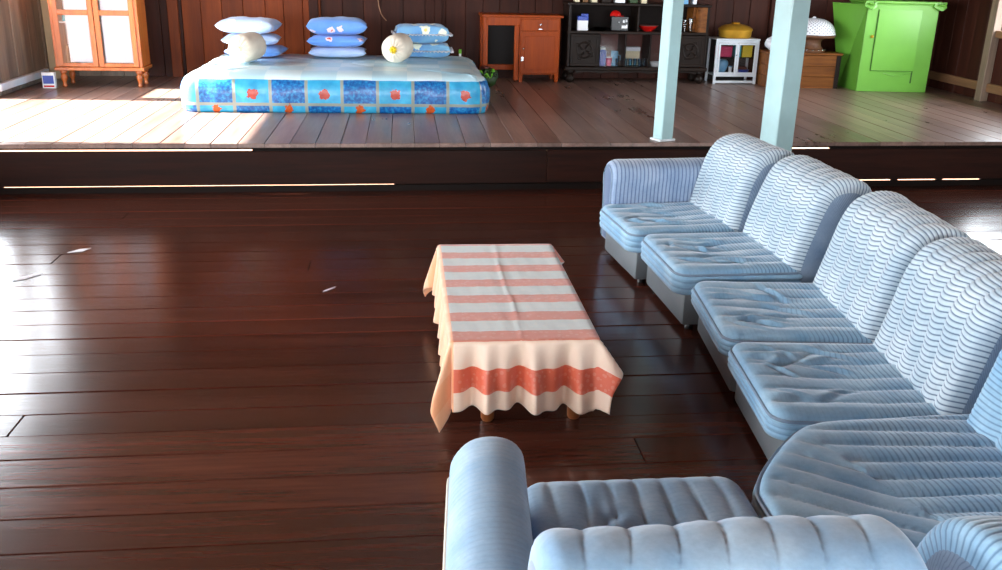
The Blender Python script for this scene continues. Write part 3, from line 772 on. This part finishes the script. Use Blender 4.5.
def bolster(label, c, rz, r_, ln, knot):
    p = thing('bolster', label, 'bolster', (c[0], c[1], c[2]+r_), rz, 'bolsters on the mattress')
    V = []; F = []; n = 56; prof = [(.012, -.012), (.03, -.018), (.055, -.008), (.085, .004), (.115, .03), (r_*.97, .07), (r_, .13), (r_, ln-.13), (r_*.97, ln-.07), (.1, ln-.02), (.03, ln)]
    for k_, (rr_, y_) in enumerate(prof):
        for k in range(n):
            a = 2*pi*k/n; pl = 1+(.045*cos(a*14) if k_ < 5 else 0)
            V.append((rr_*pl*cos(a), y_+(.008*cos(a*14) if 1 < k_ < 5 else 0), rr_*pl*sin(a)))
    for i in range(len(prof)-1):
        for k in range(n): F.append((i*n+k, (i+1)*n+k, (i+1)*n+(k+1) % n, i*n+(k+1) % n)[::-1])
    F.append(tuple(range(n))); F.append(tuple((len(prof)-1)*n+k for k in range(n-1, -1, -1)))
    mesh_obj('casing', V, F, 'ivory_cloth', p, True)
    for k in range(9):
        a = 2*pi*k/9+.3; q = .026
        G().tube([(0, -.012, 0), (q*cos(a)*.7, -.03, q*sin(a)*.7), (q*1.3*cos(a), -.022, q*1.3*sin(a))], .009, 6).build('tassel', knot, p, True)
    return p
bolster('cream bolster with a gathered end in front of the left pillows', (-1.50, 8.98, ZB), radians(-12), .132, .44, 'cream_paper')
bolster('cream bolster with a yellow gathered end beside the ruffled pillows', (-.09, 9.12, ZB), radians(-10), .132, .46, 'yellow_plastic')

# ---------------------------------------------------------------- glazed cabinet at the left
def cab_left():
    c = thing('glass_cabinet', 'orange wood display cabinet with glass doors and turned legs', 'cabinet', (-3.44, 9.85, PZ), radians(1.5))
    Wd, Dp, z0, z1 = .83, .36, .165, 1.55
    for a, b in ((.05, .05), (Wd-.05, .05), (.05, Dp-.05), (Wd-.05, Dp-.05)):
        L('leg', 'vitrine_wood', c, [(.016, 0), (.024, .012), (.018, .04), (.030, .075), (.034, .10), (.022, .125), (.034, .14), (.034, .165)], a, b, 0, 16)
    bd = B('bottom_board', 'vitrine_wood', c, -.015, Wd+.015, -.015, Dp, z0, z0+.035, .006)
    for xa in (0, Wd-.03): B('side_panel', 'vitrine_wood', c, xa, xa+.03, .0, Dp, z0+.035, z1, .003)
    B('back_panel', 'white_paint', c, .03, Wd-.03, Dp-.015, Dp, z0+.035, z1, 0)
    B('cornice', 'vitrine_wood', c, -.02, Wd+.02, -.02, Dp, z1, z1+.05, .008)
    B('shelf', 'white_paint', c, .03, Wd-.03, .05, Dp-.02, .62, .635, 0)
    B('shelf', 'white_paint', c, .03, Wd-.03, .05, Dp-.02, 1.06, 1.075, 0)
    for k, (xa, xb) in enumerate(((.03, .412), (.418, .80))):
        d = B('door', 'vitrine_wood', c, xa, xa+.05, -.012, .012, z0+.04, z1-.004, .004)
        B('stile', 'vitrine_wood', d, xb-.05, xb, -.012, .012, z0+.04, z1-.004, .004)
        B('rail', 'vitrine_wood', d, xa+.05, xb-.05, -.012, .012, z0+.04, z0+.075, .003)
        B('rail', 'vitrine_wood', d, xa+.05, xb-.05, -.012, .012, .70, .75, .003)
        B('rail', 'vitrine_wood', d, xa+.05, xb-.05, -.012, .012, z1-.06, z1-.004, .003)
        B('pane', 'glass', d, xa+.045, xb-.045, -.003, .001, z0+.07, .705, 0); B('pane', 'glass', d, xa+.045, xb-.045, -.003, .001, .745, z1-.055, 0)
        B('curtain', 'white_cloth', d, xa+.06+(.05 if k == 0 else 0), xb-.05, .022, .03, z0+.08, z1-.06, 0)
        L('knob', 'brass', d, [(.008, 0), (.010, .01), (.014, .02), (.006, .028)], (xb-.025 if k == 0 else xa+.025), -.012, .85, 12, 'y').scale = (1, 1, 1)
    return c
cab_left()
def on(o, x, y, z, rz=0): o.location = (x, y, z); o.rotation_euler = (0, 0, rz); return o
fo = G().box(-.012, .012, -.06, .06, 0, .21, .002).build('photo_frame', 'brown_paper'); on(fo, -3.325, 9.94, PZ+.20); tag(fo, 'brown picture frame standing behind the left glass door', 'frame')
jr = G().lathe([(.018, 0), (.022, .01), (.022, .05), (.012, .065), (.012, .075)], n=16).build('jar', 'teal_plastic', None, True); on(jr, -3.33, 9.94, PZ+.635); tag(jr, 'small teal jar on the shelf behind the glass doors', 'jar')
# carton on the floor by the cabinet leg
bx = thing('carton', 'small white and blue carton on the floor under the glass cabinet', 'box', (-3.50, 9.79, PZ), radians(4))
B('box', 'white_gloss', bx, -.06, .06, -.03, .03, 0, .155, .003)
B('blue_label', 'blue_gloss', bx, -.05, .05, -.0325, -.03, .045, .125, 0); B('red_band', 'red_gloss', bx, -.05, .05, -.0325, -.03, .012, .03, 0)

# ---------------------------------------------------------------- desk
def desk():
    d = thing('desk', 'orange-brown wooden desk with one cupboard pedestal', 'desk', (.885, 10.62, PZ), radians(1.2)); Wd, Dp, Hh = .885, .38, .735
    B('desk_top', 'desk_wood', d, -.015, Wd+.015, -.015, Dp, Hh-.028, Hh, .005)
    B('apron', 'desk_wood', d, .03, .41, .0, .02, Hh-.115, Hh-.028, .002)
    for a, b in ((.0, .0), (.0, Dp-.06)): 
        g = G().box(0, .055, 0, .055, 0, Hh-.028, .004); g.v = [(x+a+(.006 if z < .1 and x < .03 else 0), y+b, z) for x, y, z in g.v]; g.build('leg', 'desk_wood', d)
    B('rail', 'desk_wood', d, .055, .40, Dp-.05, Dp-.02, .10, .16, .003)
    B('inner_post', 'desk_wood', d, .355, .405, .012, .05, .02, Hh-.115, .003)
    B('kneehole_shade', 'dark_gap', d, .05, .40, Dp-.018, Dp-.006, .12, Hh-.03, 0)  # shade inside the kneehole, put in as a near-black sheet
    p = B('pedestal', 'desk_wood', d, .41, .87, .008, Dp-.005, .085, Hh-.028, .003)
    for a in (.41, .82):
        for b in (.008, Dp-.055):
            g = G().box(a, a+.05, b, b+.05, 0, .085, .003); g.v = [(x+((.435 if a < .6 else .845)-x)*(.35 if z < .04 else 0), y, z) for x, y, z in g.v]; g.build('foot', 'desk_wood', d)
    dr = B('drawer', 'desk_wood', d, .425, .855, -.008, .012, Hh-.165, Hh-.045, .004)
    L('knob', 'steel', dr, [(.006, 0), (.009, .006), (.016, .018), (.010, .028), (.002, .03)], .64, -.034, Hh-.10, 14, 'y')
    G().box(.62, .66, -.014, -.008, Hh-.155, Hh-.143, .002).build('pull_plate', 'steel', dr)
    do = B('door', 'desk_wood', d, .425, .855, -.008, .012, .10, Hh-.175, .004)
    B('inset_panel', 'desk_wood', do, .47, .81, -.012, -.006, .15, Hh-.225, .003)
    L('knob', 'steel', do, [(.005, 0), (.008, .006), (.013, .016), (.002, .024)], .455, -.032, .375, 12, 'y')
    G().box(.432, .462, -.014, -.008, .235, .285, .004).build('lock_plate', 'steel', do)
desk()

# ---------------------------------------------------------------- dark carved sideboard
SBX, SBY = 1.84, 10.62
def sideboard():
    c = thing('sideboard', 'dark carved wooden sideboard with open shelves and glass front', 'sideboard', (SBX, SBY, PZ), radians(1.0)); Wd, Dp = 1.62, .36
    m = 'ebony'
    for a in (.05, Wd-.05):
        for b in (.05, Dp-.06): L('foot', m, c, [(.022, 0), (.045, .02), (.052, .05), (.038, .08), (.028, .095), (.05, .12), (.05, .145)], a, b, 0, 18)
    # plinth moulding and scalloped apron
    B('plinth', m, c, -.02, Wd+.02, -.02, Dp, .14, .185, .012)
    pts = [(0.10, .142)]+[(.10+(Wd-.2)*k/40, .108+.018*abs(sin(k/40*pi*5))) for k in range(41)]+[(Wd-.10, .142)]
    G().prism_y(pts, -.005, .012).build('apron', m, c)
    B('back_panel', 'black_wood', c, .02, Wd-.02, Dp-.012, Dp, .185, .86, 0)
    for a in (0, Wd-.03): B('side_panel', m, c, a, a+.03, 0, Dp, .185, .86, .004)
    B('middle_shelf', m, c, -.005, Wd+.005, -.012, Dp-.012, .545, .575, .006)
    B('top_board', m, c, -.015, Wd+.015, -.015, Dp, .85, .88, .007)
    for a in (.36, .66, .95, 1.25): B('divider', m, c, a, a+.018, .012, Dp-.012, .185, .545, .002)
    B('divider', m, c, .79, .808, .012, Dp-.012, .575, .85, .002)
    B('curved_end_panel', 'chest_wood', c, 1.46, 1.49, .10, Dp-.012, .575, .85, .004)
    G().prism([(1.49, .10), (1.51, .055), (1.545, .02), (1.59, .004), (1.59, .018), (1.555, .035), (1.525, .066), (1.506, .105)], .575, .85).build('curved_end_panel', 'chest_wood', c, True)
    for a, b in ((.03, .36), (1.268, 1.59)):
        d = B('carved_door', m, c, a+.004, b-.004, -.004, .016, .192, .540, .004)
        B('frame_rail', m, d, a+.004, b-.004, -.012, -.003, .192, .222, .003); B('frame_rail', m, d, a+.004, b-.004, -.012, -.003, .51, .54, .003)
        B('frame_stile', m, d, a+.004, a+.034, -.012, -.003, .222, .51, .003); B('frame_stile', m, d, b-.034, b-.004, -.012, -.003, .222, .51, .003)
        cx, cz = (a+b)/2, .366
        ring = [(cx+.085*cos(q*pi/16), -.008, cz+.085*sin(q*pi/16)) for q in range(33)]
        G().tube(ring, .009, 8).build('carved_ring', m, d, True)
        for q in range(4):
            an = q*pi/2+pi/4; G().tube(catmull([(cx+.012*cos(an), -.008, cz+.012*sin(an)), (cx+.05*cos(an+.35), -.014, cz+.05*sin(an+.35)), (cx+.082*cos(an), -.008, cz+.082*sin(an))], 5), lambda t_: .013*sin(pi*min(.95, max(.08, t_))), 8).build('carved_petal', m, d, True)
            G().tube(catmull([(cx+.105*cos(an), -.006, cz+.105*sin(an)), (cx+.12*cos(an+.2), -.01, cz+.12*sin(an+.2)), (cx+.11*cos(an+.45), -.006, cz+.11*sin(an+.45))], 4), .006, 6).build('carved_scroll', m, d, True)
    for a, b in ((.378, .66), (.678, .95), (.968, 1.25)):
        B('glass_door', 'glass', c, a, b, .004, .008, .19, .54, 0)
    B('lining', 'red_lining', c, .378, 1.25, Dp-.016, Dp-.012, .19, .54, 0)
    return c
plain('red_lining', srgb(96, 44, 34), .6, var=.15)
sideboard()
def item(name, label, cat, pos, build, rz=0, group=None):
    o = thing(name, label, cat, pos, rz, group); build(o); return o
SZ1, SZ2, SZ3 = PZ+.185, PZ+.575, PZ+.88
def sb(x, y): return (SBX+x, SBY+y+x*.0175)
def cup(mat, r1, r2, h, n=16): return lambda o: L('body', mat, o, [(r1*.9, 0), (r1, .004), (r2, h), (r2-.004, h), (r1-.006, .008), (.001, .008)], n=n)
def put(name, label, cat, x, y, z, build, rz=0, group=None): a, b = sb(x, y); return item(name, label, cat, (a, b, z), build, rz, group)
put('carton', 'white and blue packet standing on the open sideboard shelf', 'box', .17, .07, SZ2+.001, lambda o: (B('box', 'white_gloss', o, -.06, .06, -.025, .025, 0, .12, .003), B('blue_top', 'blue_gloss', o, -.061, .061, -.026, .026, .105, .155, .004), B('flap', 'blue_gloss', o, -.02, .062, -.01, .01, .155, .18, .003)))
put('glass_dish', 'low clear glass dish beside the white and blue packet', 'dish', .38, .08, SZ2+.001, lambda o: L('bowl', 'glass_blue', o, [(.05, 0), (.06, .006), (.085, .035), (.08, .035), (.055, .012), (.001, .012)]))
put('biscuit_tin', 'black tin with white markings under the red hat', 'tin', .60, .10, SZ2+.001, lambda o: (B('body', 'black_gloss', o, -.10, .10, -.05, .05, 0, .16, .008), B('marking', 'white_gloss', o, .02, .07, -.053, -.05, .03, .06, 0), B('marking', 'white_gloss', o, .03, .05, -.053, -.05, .09, .12, 0), B('marking', 'white_gloss', o, .07, .085, -.053, -.05, .03, .07, 0), B('marking', 'white_gloss', o, .06, .08, -.053, -.05, .10, .125, 0), B('marking', 'white_gloss', o, -.02, -.01, -.053, -.05, .09, .10, 0)), -.03)
put('red_hat', 'bright red hat lying on the black tin', 'hat', .55, .10, SZ2+.162, lambda o: (L('crown', 'red_gloss', o, [(.062, 0), (.06, .02), (.045, .045), (.02, .058), (.001, .06)]), B('brim', 'red_gloss', o, -.05, .05, -.10, -.03, 0, .008, .003)), .3)
put('red_bowl', 'wide red bowl on the open sideboard shelf', 'bowl', .94, .12, SZ2+.001, lambda o: (L('bowl', 'red_gloss', o, [(.05, 0), (.055, .008), (.09, .03), (.115, .06), (.108, .06), (.08, .03), (.001, .014)]), L('rim', 'red_lining', o, [(.11, .058), (.118, .060), (.118, .066), (.11, .066)])))
for k, (xx_, hh) in enumerate(((1.30, .13), (1.36, .12), (1.42, .135))):
    put('drinking_glass', ['clear tumbler nearest the slim post on the sideboard shelf', 'clear tumbler in the middle of the three on the sideboard shelf', 'clear tumbler next to the curved end of the sideboard shelf'][k], 'glass', xx_, .06+.02*(k % 2), SZ2+.001, lambda o, hh=hh: (cup('glass', .024, .028, hh)(o), L('lid', 'steel', o, [(.028, hh), (.029, hh+.012), (.02, hh+.018)])), 0, 'tumblers on the sideboard shelf')
# behind the sideboard glass
put('storage_jar', 'blue jar with a white lid behind the sideboard glass', 'jar', .43, .12, SZ1+.001, lambda o: (L('body', 'blue_gloss', o, [(.04, 0), (.045, .01), (.045, .16), (.03, .18)]), L('lid', 'white_gloss', o, [(.034, .18), (.036, .20), (.01, .21)])))
put('plastic_tub', 'pink tub with a white lid behind the sideboard glass', 'tub', .50, .08, SZ1+.001, lambda o: (L('body', 'pink_plastic', o, [(.028, 0), (.034, .07), (.034, .09)]), L('lid', 'white_gloss', o, [(.036, .09), (.036, .10), (.02, .104)])))
put('mug', 'pale blue mug behind the sideboard glass', 'mug', .575, .14, SZ1+.001, lambda o: (cup('sky_plastic', .038, .042, .16)(o), G().tube([(.04, 0, .12), (.07, 0, .11), (.07, 0, .06), (.04, 0, .045)], .006, 6).build('handle', 'sky_plastic', o, True)))
for k in range(6):
    put('drinking_glass', ['leftmost', 'second from left', 'third from left', 'third from right', 'second from right', 'rightmost'][k]+' of six small blue glasses in the sideboard', 'glass', .60+.055*k if k < 1 else .64+.055*k, .07, SZ1+.001, cup('glass_blue', .020, .025, .085), 0, 'row of blue glasses')
put('carton', 'grey carton standing behind the blue glasses', 'box', .79, .22, SZ1+.001, lambda o: (B('box', 'cream_paper', o, -.09, .09, -.05, .05, 0, .20, .003), B('lid', 'white_cloth', o, -.093, .093, -.053, .053, .16, .205, .003)))
put('bowl_stack', 'white bowl at the right end behind the sideboard glass', 'bowl', 1.05, .09, SZ1+.001, lambda o: L('bowl', 'white_gloss', o, [(.04, 0), (.045, .01), (.08, .05), (.075, .05), (.04, .015), (.001, .015)]))
# things on top of the sideboard (their lower edges show at the picture's top)
tops = [(.10, .05, .22, 'cream_paper', 'cream book leaning at the left end of the sideboard top'), (.19, .06, .24, 'brown_paper', 'brown book beside the cream book on the sideboard top'),
        (.29, .07, .20, 'cream_paper', 'pale box third from the left on the sideboard top'), (.43, .10, .18, 'ebony', 'dark box on the sideboard top beside the pale box'), (.585, .11, .20, 'white_gloss', 'white box in the middle of the sideboard top'),
        (.74, .09, .22, 'dark_leaf', 'green tin on the sideboard top'), (.86, .06, .20, 'cream_paper', 'cream carton on the sideboard top next to the green tin'), (1.33, .08, .19, 'sky_plastic', 'pale blue box on the sideboard top behind the slim post'), (1.45, .04, .16, 'white_gloss', 'white box at the right end of the sideboard top')]
for (x_, w_, h_, m_, lb) in tops:
    put('box', lb, 'box', x_, .10, SZ3+.001, lambda o, w_=w_, h_=h_, m_=m_: (B('body', m_, o, -w_/2, w_/2, -.05, .08, 0, h_, .003), B('lid', m_, o, -w_/2-.002, w_/2+.002, -.052, .082, h_*.8, h_+.002, .003)), 0, 'boxes on the sideboard top')

# ---------------------------------------------------------------- white aluminium cabinet and brass pot
WCX, WCY = 3.575, 10.66
def white_cab():
    c = thing('aluminium_cabinet', 'small white aluminium cabinet with two glass doors', 'cabinet', (WCX, WCY, PZ), radians(2)); W_, D_, H_ = .515, .30, .505; t_ = .022
    for a in (0, W_-.028):
        for b in (0, D_-.028): B('leg', 'alloy', c, a, a+.028, b, b+.028, 0, H_, .002)
    for z_ in (.01, .085, H_-.04): B('rail', 'alloy', c, .028, W_-.028, 0, .02, z_, z_+.03, .002)
    B('top_board', 'alloy', c, -.005, W_+.005, -.005, D_, H_-.008, H_+.006, .002)
    B('back_panel', 'dark_gap', c, .02, W_-.02, D_-.012, D_, .02, H_-.008, 0); B('floor_board', 'alloy', c, .02, W_-.02, .02, D_-.012, .09, .105, 0)
    B('inner_shelf', 'glass_blue', c, .02, W_-.02, .06, D_-.012, .29, .298, 0)
    for a, b in ((.03, .256), (.26, W_-.03)):
        d = B('door', 'alloy', c, a, a+t_, -.008, .004, .115, H_-.042, .002); B('stile', 'alloy', d, b-t_, b, -.008, .004, .115, H_-.042, .002)
        B('rail', 'alloy', d, a+t_, b-t_, -.008, .004, .115, .135, .002); B('rail', 'alloy', d, a+t_, b-t_, -.008, .004, H_-.062, H_-.042, .002)
        B('pane', 'glass', d, a+t_-.004, b-t_+.004, -.003, 0, .13, H_-.058, 0)
    L('knob', 'steel', c, [(.005, 0), (.008, .008), (.003, .014)], .243, -.022, .33, 10, 'y')
white_cab()
def wc(name, label, cat, x, y, z, fn): return item(name, label, cat, (WCX+x, WCY+y, PZ+z), fn, radians(2))
wc('food_box', 'magenta box behind the left glass door of the white cabinet', 'box', .14, .15, .299, lambda o: (B('body', 'pink_plastic', o, -.085, .085, -.06, .06, 0, .10, .006), B('lid', 'pink_plastic', o, -.088, .088, -.063, .063, .10, .12, .005)))
wc('food_box', 'turquoise box behind the right glass door of the white cabinet', 'box', .30, .15, .299, lambda o: (B('body', 'teal_plastic', o, -.03, .03, -.06, .06, 0, .12, .005), B('lid', 'teal_plastic', o, -.032, .032, -.062, .062, .12, .135, .004)))
wc('food_box', 'yellow box behind the right glass door of the white cabinet', 'box', .405, .15, .299, lambda o: (B('body', 'yellow_plastic', o, -.06, .06, -.06, .06, 0, .12, .005), B('lid', 'yellow_plastic', o, -.063, .063, -.063, .063, .12, .135, .004)))
wc('bowl', 'blue bowl behind the left glass door of the white cabinet', 'bowl', .13, .14, .106, lambda o: L('bowl', 'sky_plastic', o, [(.03, 0), (.06, .05), (.075, .11), (.07, .14), (.05, .16), (.001, .165)]))
wc('drinking_glass', 'pale tumbler beside the blue bowl in the white cabinet', 'glass', .215, .08, .106, lambda o: (cup('white_gloss', .018, .024, .09)(o), L('rim', 'sky_plastic', o, [(.024, .085), (.026, .09), (.022, .094)])))
wc('dish_stack', 'dark dish behind the right glass door of the white cabinet', 'dish', .38, .14, .106, lambda o: (L('dish', 'blue_gloss', o, [(.04, 0), (.07, .02), (.085, .05), (.06, .055)]), L('lid', 'red_lining', o, [(.06, .055), (.05, .08), (.01, .09)])))
pot = thing('brass_pot', 'round lidded brass pot on top of the white cabinet', 'pot', (WCX+.255, WCY+.15, PZ+.512))
L('body', 'brass', pot, [(.15, 0), (.175, .008), (.185, .03), (.187, .07), (.192, .085), (.192, .09)], n=40)
li = L('lid', 'brass', pot, [(.197, .088), (.199, .094), (.190, .108), (.165, .128), (.12, .146), (.06, .158), (.02, .160)], n=40)
L('knob', 'brass', li, [(.045, .157), (.05, .163), (.046, .172), (.01, .176)], n=20)

# ---------------------------------------------------------------- wooden chest, cloth bundle, tray with woven dome
ch = thing('wooden_chest', 'long worn brown wooden chest by the green cupboard', 'chest', (4.11, 10.40, PZ), radians(-2)); cw_ = .84
for k in range(3):
    B('front_board', 'chest_wood', ch, 0, cw_, 0, .022, .012+k*.118, .012+(k+1)*.118-.003, .003); B('side_board', 'chest_wood', ch, 0, .022, .022, .36, .012+k*.118, .012+(k+1)*.118-.003, .003)
    B('side_board', 'chest_wood', ch, cw_-.022, cw_, .022, .36, .012+k*.118, .012+(k+1)*.118-.003, .003)
B('back_board', 'chest_wood', ch, .022, cw_-.022, .338, .36, .012, .365, 0); B('bottom', 'chest_wood', ch, .0, cw_, .0, .36, 0, .012, 0)
B('lid', 'chest_wood', ch, -.012, cw_+.012, -.012, .37, .367, .392, .004)
for a in (.004, cw_-.054): B('corner_post', 'ebony' if a > .4 else 'chest_wood', ch, a, a+.05, -.008, 0, 0, .365, .002)
CT = PZ+.394
def lump(name, mat, parent, rx, ry, rz, seed, n=24, m=14):
    V = []; F = []
    for j in range(m+1):
        ph = pi*j/m
        for i in range(n):
            a = 2*pi*i/n; k = 1+.16*vnoise(cos(a)*2.2, sin(a)*2.2+ph*1.7, seed)+.06*sin(a*7+ph*3+seed)
            V.append((rx*k*sin(ph)*cos(a), ry*k*sin(ph)*sin(a), max(0, rz+rz*k*cos(ph))))
    for j in range(m):
        for i in range(n): F.append((j*n+i, (j+1)*n+i, (j+1)*n+(i+1) % n, j*n+(i+1) % n))
    return mesh_obj(name, V, F, mat, parent, True)
bn = thing('cloth_bundle', 'white cloth bundle on the left end of the wooden chest', 'bundle', (4.22, 10.50, CT)); lump('cloth', 'white_cloth', bn, .13, .11, .085, 2)
G().tube([(-.05, -.06, .13), (.0, -.08, .165), (.05, -.05, .14)], lambda q: .02, 8).build('fold', 'white_cloth', bn, True)
TRX, TRY = 4.66, 10.58
tr = thing('pedestal_tray', 'brown footed serving tray on the wooden chest', 'tray', (TRX, TRY, CT))
L('pedestal', 'basket_brown', tr, [(.16, 0), (.165, .02), (.14, .03), (.115, .06), (.105, .10), (.12, .135), (.15, .15)], n=36)
L('dish', 'basket_brown', tr, [(.15, .148), (.25, .16), (.262, .175), (.262, .19), (.245, .19), (.001, .172)], n=40)
for k in range(14):
    a = 2*pi*k/14; L('bead', 'steel', tr, [(.004, 0), (.012, .006), (.012, .014), (.004, .02)], .153*cos(a), .153*sin(a), .012, 8)
t = NT('woven_lattice'); ob = t.obj(1, 1, 1); sp = t.node('ShaderNodeSeparateXYZ'); t.link(t.uv(), sp.inputs[0])
def fr_(a, b): return t.math('LESS_THAN', t.math('ABSOLUTE', t.math('SUBTRACT', t.math('FRACT', t.math('ADD', t.math('MULTIPLY', sp.outputs[0], a), t.math('MULTIPLY', sp.outputs[1], b))), .5)), .22)
t.link(t.mix(t.math('MULTIPLY', fr_(30, 7), fr_(30, -7)), srgb(224, 226, 230), srgb(112, 116, 128)), t.b.inputs['Base Color']); t.set(Roughness=.6)
dm = thing('food_cover', 'white and grey woven dome covering the footed tray', 'food cover', (TRX, TRY, CT+.192))
def dome():
    V = []; F = []; UV = []; n, m = 60, 16; 
    for sh_ in (0, 1):
        for j in range(m+1):
            q = j/m; a = q*pi/2; rr_ = (.250-.006*sh_)*cos(a)**.8 if j < m else .001; zz = (.175-.006*sh_)*sin(a)**.95
            for i in range(n): V.append((rr_*cos(2*pi*i/n), rr_*sin(2*pi*i/n), zz)); UV.append((i/n, q))
    for sh_ in (0, 1):
        b0 = sh_*(m+1)*n
        for j in range(m):
            for i in range(n):
                f_ = (b0+j*n+i, b0+j*n+(i+1) % n, b0+(j+1)*n+(i+1) % n, b0+(j+1)*n+i); F.append(f_ if not sh_ else f_[::-1])
    mesh_obj('woven_shell', V, F, 'woven_lattice', dm, True, UV)
dome(); L('rim', 'white_cloth', dm, [(.246, 0), (.256, .003), (.256, .016), (.248, .019)], n=40); L('top_knob', 'white_cloth', dm, [(.018, .170), (.022, .180), (.012, .192), (.001, .195)], n=14)

# ---------------------------------------------------------------- lime-green cupboard
def green():
    c = thing('green_cupboard', 'lime green painted cupboard with a warped door and cloth-covered top', 'cupboard', (5.075, 10.16, PZ), radians(-4.5)); W_, D_, H_ = .79, .52, .935
    B('front_panel', 'lime_paint', c, 0, W_, 0, .015, 0, H_, .003); G().add([(0, .015, 0), (.015, .015, 0), (.015, D_, 0), (-.02, D_, 0), (0, .015, H_), (.015, .015, H_), (.015, D_, H_), (-.21, D_, H_)],
        [(3, 2, 1, 0), (4, 5, 6, 7), (0, 1, 5, 4), (1, 2, 6, 5), (2, 3, 7, 6), (3, 0, 4, 7)]).build('leaning_side_panel', 'lime_paint', c); B('side_panel', 'lime_paint', c, W_-.015, W_, .015, D_, 0, H_, .002)
    B('back_panel', 'lime_paint', c, .015, W_-.015, D_-.015, D_, 0, H_, 0); B('top_panel', 'lime_paint', c, 0, W_, 0, D_, H_, H_+.012, .002)
    # warped door standing a little proud
    V = []; n_, m_ = 10, 20; x0, x1, z0, z1 = .125, .60, .235, .885
    for layer in (0, 1):
        for j in range(m_+1):
            for i in range(n_+1):
                u, v = i/n_, j/m_; bow = .022*sin(pi*v)*u+.012*u*(1-v)
                V.append((x0+(x1-x0-.016*sin(pi*v)*(u > .5)*u)*u, -.006-bow-(.014 if layer == 0 else 0), z0+(z1-z0)*v))
    F = []; N = (n_+1)*(m_+1)
    for j in range(m_):
        for i in range(n_):
            a = j*(n_+1)+i; F.append((a, a+1, a+n_+2, a+n_+1)); F.append((N+a, N+a+n_+1, N+a+n_+2, N+a+1))
    edge = [i for i in range(n_+1)]+[j*(n_+1)+n_ for j in range(1, m_+1)]+[m_*(n_+1)+i for i in range(n_-1, -1, -1)]+[j*(n_+1) for j in range(m_-1, 0, -1)]
    for k in range(len(edge)): a, b = edge[k], edge[(k+1) % len(edge)]; F.append((a, N+a, N+b, b))
    d = mesh_obj('door', V, F, 'lime_paint', c, True); d.data.set_sharp_from_angle(angle=radians(35))
    L('knob', 'brass', d, [(.008, 0), (.010, .008), (.018, .02), (.012, .03), (.002, .033)], .085, -.035, .60, 14, 'y')
    G().box(.59, .605, -.004, 0, .10, .88, 0).build('seam_strip', 'lime_dark', c); G().box(.118, .126, -.004, 0, .235, .89, 0).build('seam_strip', 'lime_dark', c); G().box(.12, .60, -.004, 0, .228, .236, 0).build('seam_strip', 'lime_dark', c)
    G().tube(catmull([(.28, -.003, .205), (.38, -.008, .178), (.5, -.008, .182), (.59, -.003, .225)], 6), .006, 6).build('wrinkle', 'lime_paint', c, True)
    # cloth over the top with knotted corners
    B('top_cloth', 'lime_paint', c, -.02, W_+.02, -.018, D_+.01, H_+.012, H_+.045, .012)
    for (a, s_) in ((.01, -1), (W_-.01, 1)):
        V = [(a-.05, -.02, H_+.04), (a+.07, -.02, H_+.04), (a+.075, -.03, H_-.015), (a+.03, -.045, H_-.05), (a-.03, -.05, H_-.035), (a-.065, -.03, H_-.01)]
        V2 = [(x, y+.03, z) for x, y, z in V]
        F = [(0, 5, 4, 3, 2, 1), (6, 7, 8, 9, 10, 11)]+[(i, (i+1) % 6, 6+(i+1) % 6, 6+i) for i in range(6)]
        mesh_obj('cloth_corner', V+V2, F, 'lime_paint', c)
        G().tube(catmull([(a-.02, -.045, H_+.02), (a+.03, -.05, H_+.01), (a+.06, -.035, H_+.03)], 4), .013, 8).build('knot', 'lime_paint', c, True)
green()

# ---------------------------------------------------------------- small things
bt = thing('shopping_bag', 'clear plastic bag of greens on the floor beside the mattress', 'bag', (.90, 10.2, PZ)); lump('bag', 'dark_leaf', bt, .10, .12, .10, 5)
for k in range(7):
    a = k*.9; G().tube(catmull([(.05*cos(a), -.06+.03*sin(a), .10), (.09*cos(a), -.11, .17+.02*sin(k)), (.11*cos(a+.4), -.13, .11)], 4), lambda q: .022*sin(pi*min(.92, q+.1)), 6).build('leaf', 'green_leaf' if k % 2 else 'dark_leaf', bt, True)
lump('red_wrapper', 'red_lining', bt, .05, .05, .02, 8).location = (-.03, -.02, .19)
bo = thing('bottle', 'small green bottle standing behind the mattress corner', 'bottle', (.62, 10.42, PZ))
L('body', 'white_gloss', bo, [(.03, 0), (.034, .01), (.034, .25), (.014, .30), (.014, .33)], n=18); L('cap', 'green_leaf', bo, [(.016, .33), (.017, .37), (.01, .375)], n=14)
wire = G().tube(catmull([(-.24, 10.91, 1.75), (-.22, 10.91, 1.45), (-.27, 10.91, 1.25), (-.24, 10.90, 1.08), (-.18, 10.90, 1.0)], 8), .006, 6).build('electric_wire', 'cord', None, True); tag(wire, 'thin brown wire hanging down the back wall', 'wire')
def scrap(label, x, y, pts):
    o = G().prism(pts, 0, .0015).build('paper_scrap', 'white_cloth'); o.location = (x, y, .0025); tag(o, label, 'scrap', 'scraps on the lower floor')
scrap('white paper curl on the dark floor left of the table', -.41, 4.75, [(-.03, -.03), (-.01, -.02), (.03, .03), (.035, .045), (.015, .03), (-.02, -.01)])
scrap('pale flake on the floor by the left edge, nearer the viewer', -2.05, 5.02, [(-.05, -.08), (0, -.05), (.06, .03), (.05, .06), (0, .02), (-.04, -.03)])
scrap('pale flake on the floor by the left edge, nearer the platform', -1.93, 5.48, [(-.05, -.03), (.03, -.01), (.06, .06), (.0, .04)])
